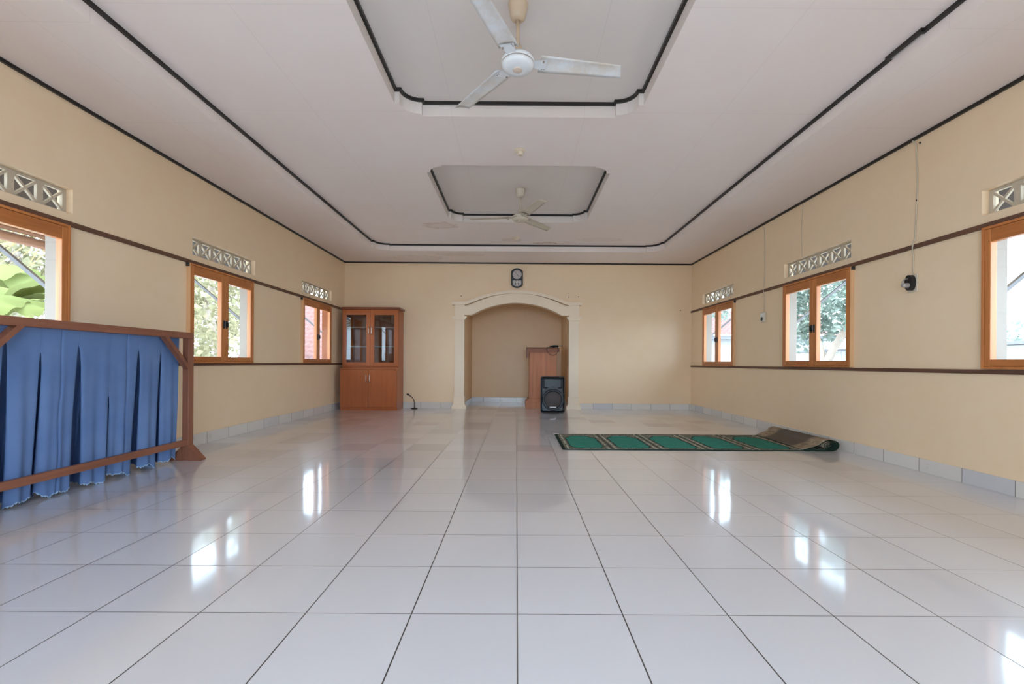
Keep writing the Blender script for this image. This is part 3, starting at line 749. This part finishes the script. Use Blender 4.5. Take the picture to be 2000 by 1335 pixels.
cable([(cx-.02, 6.79, 3.01), (cx, 6.77, 2.97), (cx, 6.757, 2.9), (cx, 6.75, 2.5), (cx, 6.75, 2.15), (cx-.014, 6.75, 2.075), (cx-.018, 6.75, 2.04), (cx-.012, 6.75, 2.0), (cx, 6.745, 1.95), (cx, 6.75, 1.8), (cx, 6.755, 1.725)], .005).build('cord', M['cable_white'], so)
tag(cable([(cx, 5.85, 3.01), (cx, 5.86, 2.9), (cx, 5.885, 2.7), (cx, 5.88, 2.55), (cx, 5.868, 2.42), (cx, 5.868, 2.335)], .0035).build('wall_cable', M['cable_white'], None, (XR, 5.87, 2.34)),
    'thin white cable running down the right wall to a vent block', 'cable')

# ------------------------------------------------------------------ ceiling fans
def make_fan(loc):
    r = empty('ceiling_fan', (0, 0, 0))
    MB().lathe([(0, 0), (.062, 0), (.065, -.012), (.06, -.03), (.052, -.08), (.046, -.1), (.03, -.112), (0, -.112)], (0, 0, 0), seg=28).build('canopy', M['fan_cream'], r)
    MB().tube([(0, 0, -.1), (0, 0, -.31)], .012, 12).build('downrod', M['fan_cream'], r)
    MB().lathe([(0, -.28), (.026, -.28), (.03, -.30), (.03, -.34), (.04, -.36), (0, -.36)], (0, 0, 0), seg=20).build('yoke', M['fan_cream'], r)
    h = MB().lathe([(0, -.35), (.06, -.352), (.1, -.362), (.108, -.375), (.108, -.388), (.104, -.391)], (0, 0, 0), seg=40).build('motor_housing', M['fan_white'], r)
    MB().lathe([(.1, -.39), (.105, -.39), (.105, -.396), (.1, -.396)], (0, 0, 0), seg=40).build('seam_ring', M['bark'], h)
    MB().lathe([(.1, -.395), (.106, -.397), (.104, -.41), (.09, -.425), (.055, -.432), (0, -.434)], (0, 0, 0), seg=40).build('bottom_cover', M['fan_white'], h)
    MB().lathe([(.032, -.431), (.032, -.436), (.026, -.439), (0, -.44)], (0, 0, 0), seg=24).build('badge', M['gold'], h)
    for k in range(3):
        a = k*2*PI/3; ca, sa = math.cos(a), math.sin(a)
        def W(x, y, z): return (x*ca-y*sa, x*sa+y*ca, z)
        tilt = math.radians(-9)
        def bl(u, v, th):
            x = .145+u*(.70-.145); w = .07-.016*u; y = (v-.5)*2*w
            if u > .999: x += .02*(v-.5)*2
            camber = .008*(1-((v-.5)*2)**2)
            return W(x, y*math.cos(tilt), -.378+y*math.sin(tilt)+camber+th)
        b = MB(); b.sheet(lambda u, v: bl(u, v, 0), 12, 6); b.sheet(lambda u, v: bl(u, v, -.003), 12, 6)
        for v in (0, 1):
            b.sheet(lambda u, q: bl(u, v, -.003*q), 12, 1)
        for u in (0, 1): b.sheet(lambda v, q: bl(u, v, -.003*q), 6, 1)
        bmesh.ops.remove_doubles(b.bm, verts=b.bm.verts[:], dist=1e-5)
        bd = b.build('blade', M['fan_blade'], r)
        b = MB(); b.sheet(lambda u, v: W(.085+u*.105, (v-.5)*(.05+.05*u), -.384-.012*(v-.5)*u), 6, 4); b.sheet(lambda u, v: W(.085+u*.105, (v-.5)*(.05+.05*u), -.388-.012*(v-.5)*u), 6, 4)
        b.build('blade_iron', M['fan_white'], bd)
        for px, py in ((.165, .035), (.165, -.035), (.182, .035)): MB().lathe([(0, -.384), (.006, -.384), (.006, -.392), (0, -.393)], W(px, py, 0), seg=8).build('screw', M['bark'], bd)
    return r
fan = make_fan((0, 0, 0)); fan.location = (-.005, 2.985, Z3); fan.rotation_euler = (0, 0, math.radians(8))
tag(fan, 'white three-blade ceiling fan with rusty blade edges in the nearer ceiling recess', 'fan', 'ceiling fans')
f2 = copy_tree(fan); f2.location = (.035, 6.17, Z3); f2.rotation_euler = (0, 0, math.radians(52))
def paint_cream(o):
    if o.data is not None and o.name.split('.')[0] not in ('screw', 'seam_ring'):
        o.material_slots[0].link = 'OBJECT'; o.material_slots[0].material = M['fan_cream2']
    for ch in o.children: paint_cream(ch)
paint_cream(f2)
tag(f2, 'smaller-looking cream ceiling fan in the farther ceiling recess', 'fan', 'ceiling fans')

# ------------------------------------------------------------------ bare lamp holders on the ceiling
def lamp_holder(x, y, lb, broken):
    r = tag(empty('lamp_holder', (x, y, Z2)), lb, 'lamp holder', 'bare lamp holders')
    MB().lathe([(0, 0), (.055, 0), (.055, -.01), (.046, -.02), (.03, -.024), (0, -.024)], (x, y, Z2), seg=24).build('rose', M['lamp_holder'], r)
    b = MB(); b.lathe([(.03, -.02), (.028, -.055), (.022, -.06), (.02, -.03), (0, -.03)], (x+.008, y, Z2), seg=20)
    b.build('bulb_socket', M['lamp_holder'], r)
    b = MB(); b.tube([(x-.04, y, Z2-.015), (x-.06, y+.01, Z2-.03), (x-.05, y, Z2-.05)], .004, 6); b.build('wire', M['cable_white'], r)
    return r
lamp_holder(.018, 4.76, 'bare cream lamp holder on the ceiling between the two fans', True)
lamp_holder(-.02, 8.08, 'bare cream lamp holder on the ceiling beyond the farther fan', True)

# ------------------------------------------------------------------ curtain screen
scr = tag(empty('partition_screen', (-3.16, 3.5, 0)), 'low wooden partition screen hung with a pleated blue curtain by the left wall', 'screen')
SX, SY0, SY1, ST = -3.16, 2.60, 4.42, 1.222
b = MB(); b.box(SX-.03, SX+.03, SY0-.03, SY1+.035, ST-.058, ST, .004); b.build('top_rail', M['screen_h'], scr)
b = MB(); b.box(SX-.012, SX+.025, SY0+.03, SY1-.03, .145, .20, .004); b.build('bottom_rail', M['screen_h'], scr)
for y, s in ((SY0, 1), (SY1, -1)):
    b = MB(); b.box(SX-.03, SX+.03, y-.035, y+.035, .0, ST-.058, .004); b.build('post', M['screen_v'], scr)
    b = MB(); b.beam((SX+.005, y+s*.02, ST-.34), (SX+.005, y+s*.315, ST-.045), .034, .05, (1, 0, 0)); b.build('corner_brace', M['screen_v'], scr)
    b = MB()
    for q in (-1, 1): b.prism([(SX+q*.03, 0), (SX+q*.15, 0), (SX+q*.15, .012), (SX+q*.03, .14)], 'y', y-.04, y+.04)
    b.build('foot', M['screen_v'], scr)
# the cloth: flat under the rail, opening downwards into deep folds that tuck under themselves
slits = [(2.655, .07, .10), (2.885, .06, .07), (3.105, .035, .16), (3.37, .085, .11), (3.90, .075, .12), (4.155, .045, .13), (3.64, .03, .45)]
seams = [3.25, 3.80]
CY0, CY1, CT, CB = 2.565, 4.375, ST-.05, .03
def section(t):
    """(y, depth) outline of the cloth at height fraction t below the rail"""
    P = [(CY0, 0.)]
    for y0, w, t0 in sorted(slits+[(q, 0, 0) for q in seams]):
        if w == 0:
            y0 -= .03*t+.004*math.sin(t*14); d = .006+.012*t
            P += [(y0-.012, 0.), (y0-.003, d), (y0+.003, d), (y0+.010, 0.)]; continue
        k = min(1., max(0., (t-t0)/(.95-t0)))**.55; y0 -= .045*t; w = w*k*.95+.001; e = min(1., k*3)
        # an inverted pleat: two fold edges part and show the underlay far behind them
        P += [(y0-.05, 0.), (y0-.012, -.004*k), (y0+.001, .004*k), (y0-.006*e, .04*k+.001), (y0-.012*e, .13*k+.002), (y0+w+.075*e, .165*k+.002), (y0+w+.095*e, .15*k+.002), (y0+w+.045*e, .07*k+.001), (y0+w+.006, .034*k+.001), (y0+w+.018*e+.004, .012*k), (y0+w+.05*e+.01, 0.)]
    P.append((CY1-.03*t, 0.))
    # keep the outline running forwards where neighbours meet
    for _ in range(2):
        Q = [P[0]]
        for a, c in zip(P, P[1:]): Q += [(a[0]*.75+c[0]*.25, a[1]*.75+c[1]*.25), (a[0]*.25+c[0]*.75, a[1]*.25+c[1]*.75)]
        P = Q+[P[-1]]
    # subdivide evenly inside every span so all heights share one layout
    R = []
    for a, c in zip(P, P[1:]): R += [(a[0]+(c[0]-a[0])*q/2, a[1]+(c[1]-a[1])*q/2) for q in range(2)]
    R.append(P[-1])
    return [(y, d+.010*t*(1+math.sin(y*31+1.2*math.sin(y*7)))+.005*t*math.sin(y*73+2*t)+.004*math.sin(y*9+t*5)+.004) for y, d in R]
NT_ = 60; secs = [section(v/NT_) for v in range(NT_+1)]; NU_ = len(secs[0])-1
def cloth_pt(u, v):
    y, d = secs[round(v*NT_)][round(u*NU_)]
    zb = CB+.018*math.sin(y*21)+.012*math.sin(y*47+1)+.004*math.sin(y*160)
    return (SX-.046-d, y, CT+(zb-CT)*v)
b = MB(); b.sheet(cloth_pt, NU_, NT_)
cur = b.build('curtain', M['curtain'], scr, recalc=False)
b = MB()
def hem(u, v):
    x, y, z = cloth_pt(u, 1.); return (x+.003, y, z+.004-.014*v*(.6+.4*math.sin(y*420)))
b.sheet(hem, NU_, 1); b.build('frayed_hem', M['hem'], cur, recalc=False)

# ------------------------------------------------------------------ prayer rug, its far end flattened into a loose roll
rug_root_loc = (2.0, 5.6, 0)
RW0, RW1 = 5.045, 6.145
def rug_profile(v):
    """v: 0 near edge, 1 far edge -> list of (x, z) along the rug"""
    x0 = .515; xc = 3.165+.06*v; xr = 3.563-.02*v; hgt = .123; P = []
    for k in range(60): P.append((x0+(3.40-x0)*k/59, .004))
    # up round the right-hand side
    cx, r = xr-.10, .10
    for k in range(1, 15):
        a = -PI/2+k/14*PI; P.append((cx+r*math.cos(a), hgt/2+.002+(hgt/2-.002)*math.sin(a)))
    # outer layer falls away to the left and curls under
    n = 22
    for k in range(1, n+1):
        t = k/n; g = .36+.64*math.sqrt(max(0, 1-(t/.40)**2)) if t < .385 else .52*((1-t)/.615)**1.15
        P.append((cx+(xc+.02-cx)*t, .024+(hgt-.024)*g))
    P += [(xc+.006, .022), (xc, .018), (xc+.006, .0135), (xc+.03, .0135)]
    for k in range(1, 9): P.append((xc+.03+(cx-.02-xc-.03)*k/8, .0135))
    r2x, r2z = .085, (hgt-.03)/2
    for k in range(1, 73):
        a = -PI/2+k/72*5.4*PI; s = 1-.72*k/72; P.append((cx+r2x*s*math.cos(a), .0145+r2z+r2z*s*math.sin(a)))
    return P
b = MB(); NV = 14; cols = [rug_profile(j/NV) for j in range(NV+1)]
npt = len(cols[0]); uvl = b.bm.loops.layers.uv.new('UVMap')
lens = [0.]
for i in range(1, npt): lens.append(lens[-1]+math.dist(cols[0][i], cols[0][i-1]))
def nrm(P, i):
    a = Vector(P[max(i-1, 0)]); c = Vector(P[min(i+1, npt-1)]); d = (c-a).normalized(); return Vector((-d.y, d.x))
top, botm = [], []
for j in range(NV+1):
    y = RW0+(RW1-RW0)*j/NV; tr, br = [], []
    for i in range(npt):
        p = Vector(cols[j][i]); n = nrm(cols[j], i); yy = y+.004*math.sin(i*.7+j)
        if i < 56: n = Vector((0, 1))
        tr.append(b.bm.verts.new((p.x+n.x*.004, yy, p.y+n.y*.004))); br.append(b.bm.verts.new((p.x-n.x*.0036, yy, p.y-n.y*.0036)))
    top.append(tr); botm.append(br)
def face(vs, uv, mi):
    f = b.bm.faces.new(vs); f.material_index = mi; f.smooth = True
    for l, q in zip(f.loops, uv): l[uvl].uv = q
for j in range(NV):
    v0, v1 = j/NV*1.1, (j+1)/NV*1.1
    for i in range(npt-1):
        uv = [(lens[i], v0), (lens[i+1], v0), (lens[i+1], v1), (lens[i], v1)]
        face((top[j][i], top[j][i+1], top[j+1][i+1], top[j+1][i]), uv, 0)
        face((botm[j][i], botm[j+1][i], botm[j+1][i+1], botm[j][i+1]), [uv[0], uv[3], uv[2], uv[1]], 1)
for i in range(npt-1):
    for j in (0, NV): face((top[j][i], botm[j][i], botm[j][i+1], top[j][i+1]), [(lens[i], 0)]*4, 0)
for j in range(NV):
    for i in (0, npt-1): face((top[j][i], top[j+1][i], botm[j+1][i], botm[j][i]), [(lens[i], 0)]*4, 0)
rug = b.build('prayer_rug', [M['rug'], M['rug_back']], None, rug_root_loc, recalc=False)
tag(rug, 'long green prayer rug on the floor, one end rolled up by the right wall', 'rug')
b = MB(); b.box(.50, .57, 6.10, 6.15, .0085, .012, .001); b.build('label_tag', M['tag'], rug)

# ------------------------------------------------------------------ outdoors
struct(MB().box(-40, XL-.35, -30, 45, -.42, -.3).box(XR+.35, 40, -30, 45, -.42, -.3).box(XL-.35, XR+.35, NY+.4, 45, -.42, -.3).box(XL-.35, XR+.35, -30, YF-1.5, -.42, -.3).build('ground', M['ground']))
# the roof's eaves on both long sides, held by steel struts
for side, x in ((-1, XL-TH), (1, XR+TH)):
    b = MB(); b.prism([(x, 2.78), (x+side*1.08, 2.38), (x+side*1.08, 2.44), (x, 2.86)], 'y', YF-.5, YB+.6)
    struct(b.build('roof_eaves', M['soffit']))
strl = {-1: 'left', 1: 'right'}
for side, x, ys in ((-1, XL-TH, (3.69, 6.24, 8.85)), (1, XR+TH, (3.60, 6.26, 8.94))):
    for y, w in zip(ys, ('nearest', 'middle', 'farthest')):
        b = MB(); b.beam((x, y, 1.50), (x+side*1.02, y, 2.35), .028, .032, (0, 1, 0)); b.box(x, x+side*.012, y-.03, y+.03, 1.44, 1.56)
        tag(b.build('eaves_strut', M['strut'], None, (x, y, 1.5)), 'grey diagonal eaves strut outside the %s of the visible %s-wall windows' % (w, strl[side]), 'strut', 'struts under the eaves')

def leaf_cloud(b, c, rad, n, size, seed, droop=.3, hollow=.35):
    """single leaves strewn through an ellipsoid, clumped along twigs"""
    rnd = random.Random(seed); c = Vector(c)
    done = 0
    while done < n:
        d = Vector((rnd.gauss(0, 1), rnd.gauss(0, 1), rnd.gauss(0, 1))).normalized(); q = hollow+(1-hollow)*rnd.random()**.6
        cen = Vector((d.x*rad[0], d.y*rad[1], d.z*rad[2]))*q+c
        if noise.noise(cen*1.3+Vector((seed, 0, 0))) < -.12: continue
        for _ in range(6):
            p = cen+Vector((rnd.gauss(0, .12), rnd.gauss(0, .12), rnd.gauss(0, .12)))
            ax = Vector((rnd.gauss(0, 1), rnd.gauss(0, 1), rnd.gauss(-droop, .6))).normalized(); sd = ax.cross(Vector((rnd.gauss(0, 1), rnd.gauss(0, 1), rnd.gauss(0, 1)))).normalized()
            L = size*(.7+.6*rnd.random()); w = L*.32; up = ax.cross(sd)*.15*L
            v = [b.bm.verts.new(p), b.bm.verts.new(p+ax*L*.45+sd*w+up), b.bm.verts.new(p+ax*L), b.bm.verts.new(p+ax*L*.45-sd*w+up)]
            b.bm.faces.new((v[0], v[1], v[2])); b.bm.faces.new((v[0], v[2], v[3])); done += 1
    return b
def tree(name, lb, trunk, crowns, mat, n, size, seed, group):
    r = tag(empty(name, (trunk[0][0][0][0], trunk[0][0][0][1], -.3)), lb, 'tree', group)
    b = MB()
    for pts, rr in trunk: b.tube(pts, rr, 8)
    b.build('trunk', M['bark'], r)
    b = MB()
    for i, (c, rad) in enumerate(crowns): leaf_cloud(b, c, rad, n, size, seed+i*11)
    b.build('foliage', mat, r, recalc=False)
    return r
G1 = 'trees in the garden on the left'
tree('garden_tree', 'light green tree seen through the middle left-wall window', [([(-8.2, 12.6, -.3), (-8.1, 12.5, 1.2), (-8.3, 12.3, 2.4), (-8.1, 12.5, 4)], [.14, .12, .1, .05])],
     [((-8.0, 12.2, 2.3), (1.5, 1.9, 1.5)), ((-8.6, 13.6, 3.2), (1.6, 1.6, 1.4))], M['leaf_light'], 1700, .16, 3, G1)
tree('garden_tree', 'pale bushy tree behind the light green one, past the left wall', [([(-12.7, 17.8, -.3), (-12.6, 17.7, 2), (-12.8, 17.9, 4)], [.16, .12, .06])],
     [((-12.5, 17.6, 1.8), (1.3, 1.8, 1.5)), ((-12.9, 18, 3.6), (1.7, 1.8, 1.8))], M['leaf_light'], 1300, .2, 9, G1)
tree('garden_tree', 'green leafy tree behind the banana plants on the left', [([(-11.2, 10.2, -.3), (-11.1, 10.3, 2), (-11.3, 10.2, 4.5)], [.15, .12, .06])],
     [((-11.1, 10.4, 2.2), (1.2, 1.7, 1.6)), ((-11.6, 10.1, 4.6), (1.5, 1.7, 1.4))], M['leaf_light'], 1500, .2, 17, G1)
G2 = 'trees beyond the right wall'
tree('mango_tree', 'leaning grey-green tree seen through the middle right-wall window', [([(6.75, 10.42, -.3), (6.85, 10.35, .7), (7.05, 10.25, 1.25), (7.35, 10.1, 1.9), (7.5, 9.9, 2.8)], [.11, .10, .085, .07, .05]), ([(7.02, 10.42, -.3), (7.0, 10.36, .8), (6.9, 10.35, 1.3), (6.7, 10.4, 2.0)], [.07, .06, .05, .03])],
     [((7.3, 10.7, 2.45), (1.0, 1.7, .95)), ((6.9, 11.7, 2.3), (.9, 1.3, .85)), ((7.2, 9.6, 2.75), (.9, 1.1, .8))], M['leaf_dark'], 2100, .13, 31, G2)
tree('mango_tree', 'distant green tree top showing over the whitewashed yard wall', [([(12.5, 13.5, -.3), (12.4, 13.5, 2.5)], [.14, .08])],
     [((12.4, 13.4, 1.75), (1.5, 2.2, .7))], M['leaf_dark'], 900, .2, 41, G2)
tree('mango_tree', 'small tree whose leaves hang into the top of the far right window', [([(5.9, 16.4, -.3), (6.0, 16.4, 2.2), (6.3, 16.3, 3.2)], [.08, .06, .04])],
     [((6.9, 16.3, 3.0), (.9, .8, .4))], M['leaf_dark'], 420, .17, 57, G2)

# banana plants by the near left window
def banana(loc, lb, h, seed, n=8, k_=1.):
    rnd = random.Random(seed); x, y = loc
    r = tag(empty('banana_plant', (x, y, -.3)), lb, 'banana plant', 'banana plants outside the left wall')
    MB().tube([(x, y, -.3), (x+.02, y, h*.5), (x+.05, y+.03, h)], [.11, .09, .06], 12).build('stem', M['stem'], r)
    for k in range(n):
        a = k*2.4+rnd.random()*.8; L = (1.5+rnd.random()*.7)*k_; w = .24+rnd.random()*.09; up = .55+rnd.random()*.7; dx, dy = math.cos(a), math.sin(a)
        def mid(t): return Vector((x+dx*L*(t*.75+.1*t*t), y+dy*L*(t*.75+.1*t*t), h*(.92)+up*L*t-(.35+up*.55)*L*t*t))
        def fn(u, v):
            t = u; p = mid(t); q = (v-.5)*2
            ww = w*max(.02, math.sin(PI*min(1, t*.9+.08))**.6)*(1+.03*math.sin(t*40+q))
            return p+Vector((-dy, dx, 0))*q*ww+Vector((0, 0, -.10*abs(q)*ww/w*2*w+.02*math.sin(t*30)*abs(q)))
        b = MB(); b.sheet(fn, 22, 6); b.build('leaf', M['leaf_banana'], r, recalc=False)
    return r
banana((-6.35, 5.55), 'bright green banana plant outside the near left window, closest to the wall', 1.65, 5, 11, .7)
banana((-8.3, 7.75), 'tall banana plant with broad leaves farther out past the near left window', 2.1, 12, 11, .9)
# a thatched lean-to's pole above the banana leaves
lean = tag(empty('lean_to_pole', (-4.75, 4.0, 2.1)), 'brown horizontal pole with dry palm thatch outside the near left window', 'pole')
MB().tube([(-4.75, 2.6, 2.085), (-4.74, 3.6, 2.10), (-4.75, 4.9, 2.10)], .045, 10).build('pole', M['timber'], lean)
MB().tube([(-4.72, 2.6, 2.17), (-4.72, 4.9, 2.175)], .022, 8).build('batten', M['timber'], lean)
MB().box(-4.8, -4.7, 4.80, 4.9, -.3, 2.06, .01).build('post', M['timber'], lean)
b = MB(); rnd = random.Random(4)
for k in range(120):
    y = 2.6+rnd.random()*2.2; d = Vector((-.75+rnd.random()*.2, rnd.gauss(0, .35), -.05-.3*rnd.random())); p = Vector((-4.66, y, 2.2+.05*rnd.random())); w = Vector((0, .014, .004))
    b.quad(p-w, p+w, p+d+w*.3, p+d-w*.3)
b.build('thatch', M['leaf_dry'], lean, recalc=False)

# whitewashed block wall of the yard on the right, with a grey coping
yw = tag(empty('yard_wall', (8.0, 9.0, -.3)), 'whitewashed block wall closing the yard on the right side', 'wall')
b = MB()
for r_ in range(8):
    z0 = -.3+r_*.2
    for k in range(0, 34):
        y0 = 1.0+k*.42+(.21 if r_ % 2 else 0); b.box(8.0, 8.15, y0, y0+.412, z0, z0+.192)
b.build('blockwork', M['yard_wall'], yw)
MB().box(7.95, 8.2, .9, 15.5, 1.3, 1.36, .004).build('coping', M['coping'], yw)
# pale house past the far right window
hs = tag(empty('neighbour_house', (9.5, 20, -.3)), 'pale rendered house with a pink roof edge past the far right window', 'house')
MB().box(7.6, 12.5, 18.6, 24, -.3, 1.95).build('house_wall', M['house'], hs)
MB().box(7.3, 12.8, 18.2, 24.3, 1.95, 2.1, .01).build('fascia', M['coping'], hs)
def roof_fn(x0, x1, ya, za, yb, zb, course, wave, axis='y'):
    def fn(u, v):
        s = v*course; saw = (1-(s-math.floor(s)))*.035 if v < 1 else 0
        x = x0+(x1-x0)*u; y = ya+(yb-ya)*v; z = za+(zb-za)*v+saw+.018*math.sin(u*wave*2*PI)
        return (x, y, z) if axis == 'y' else (y, x, z)
    return fn
MB().sheet(roof_fn(7.2, 12.9, 18.1, 2.1, 21.2, 3.4, 12, 26), 208, 48, False).build('tile_roof', M['clay'], hs, recalc=False)
# tiled roof of the shed past the far left window, 
sh = tag(empty('tiled_shed', (-7.2, 16.5, -.3)), 'low shed with a pink clay tile roof past the far left window', 'shed')
MB().box(-9.2, -6.2, 15.6, 20, -.3, .85).build('shed_wall', M['clay'], sh)
MB().sheet(roof_fn(-9.5, -5.9, 15.2, .78, 19.2, 3.6, 16, 16), 128, 64, False).build('tile_roof', M['clay'], sh, recalc=False)

# ------------------------------------------------------------------ light: hazy sky, high sun, daylight coming in at the openings
w = bpy.data.worlds.new('hazy_sky'); SC.world = w; w.use_nodes = True
nt = w.node_tree; nt.nodes.clear()
bg = nt.nodes.new('ShaderNodeBackground'); wo = nt.nodes.new('ShaderNodeOutputWorld')
SKY_COL, SKY_STR = (.62, .81, 1.0, 1), 8.0
bg.inputs[0].default_value = SKY_COL; bg.inputs[1].default_value = SKY_STR
nt.links.new(bg.outputs[0], wo.inputs[0])
sun = bpy.data.lights.new('sun', 'SUN'); sun.energy = 4.; sun.angle = math.radians(3); sun.color = (1, .97, .92)
so_ = bpy.data.objects.new('sun', sun); COL.objects.link(so_)
so_.rotation_euler = Vector((.30, .32, -.9)).to_track_quat('-Z', 'Y').to_euler(); so_.location = (-10, -10, 20)
# sky portals at the openings (they only steer sampling of the sky, they give no light of their own)
def portal(x, y, z, sx, sz, rot):
    l = bpy.data.lights.new('sky_portal', 'AREA'); l.shape = 'RECTANGLE'; l.size = sx; l.size_y = sz; l.cycles.is_portal = True
    o = bpy.data.objects.new('sky_portal', l); COL.objects.link(o); o.location = (x, y, z); o.rotation_euler = rot
for a, c in WINL: portal(XL-TH-.01, (a+c)/2, 1.475, 1.02, c-a-.06, (0, -PI/2, 0))
for a, c in WINR: portal(XR+TH+.01, (a+c)/2, 1.475, 1.02, c-a-.06, (0, PI/2, 0))
portal(0, YF-TH-.01, 1.2, 3.2, 2.4, (PI/2, 0, 0))

# ------------------------------------------------------------------ camera
cam = bpy.data.cameras.new('camera'); cam.sensor_fit = 'HORIZONTAL'; cam.sensor_width = 36.; cam.lens = 895.73/2000*36
cam.shift_x = -10.3/2000; cam.shift_y = 41.26/2000; cam.clip_start = .05
co_ = bpy.data.objects.new('camera', cam); COL.objects.link(co_)
co_.matrix_world = Matrix.Translation((0, 0, .9504)) @ Matrix.Rotation(-.0017, 4, 'Z') @ Matrix.Rotation(PI/2, 4, 'X') @ Matrix.Rotation(.0066, 4, 'Z')
SC.camera = co_
SC.view_settings.view_transform = 'Standard'; SC.view_settings.look = 'None'; SC.view_settings.gamma = 1.; SC.view_settings.use_curve_mapping = False
SC.view_settings.exposure = .44
SC.cycles.max_bounces = 10; SC.cycles.diffuse_bounces = 6; SC.cycles.glossy_bounces = 4; SC.cycles.transparent_max_bounces = 10
SC.cycles.sample_clamp_indirect = 8.
SC.cycles.use_denoising = True
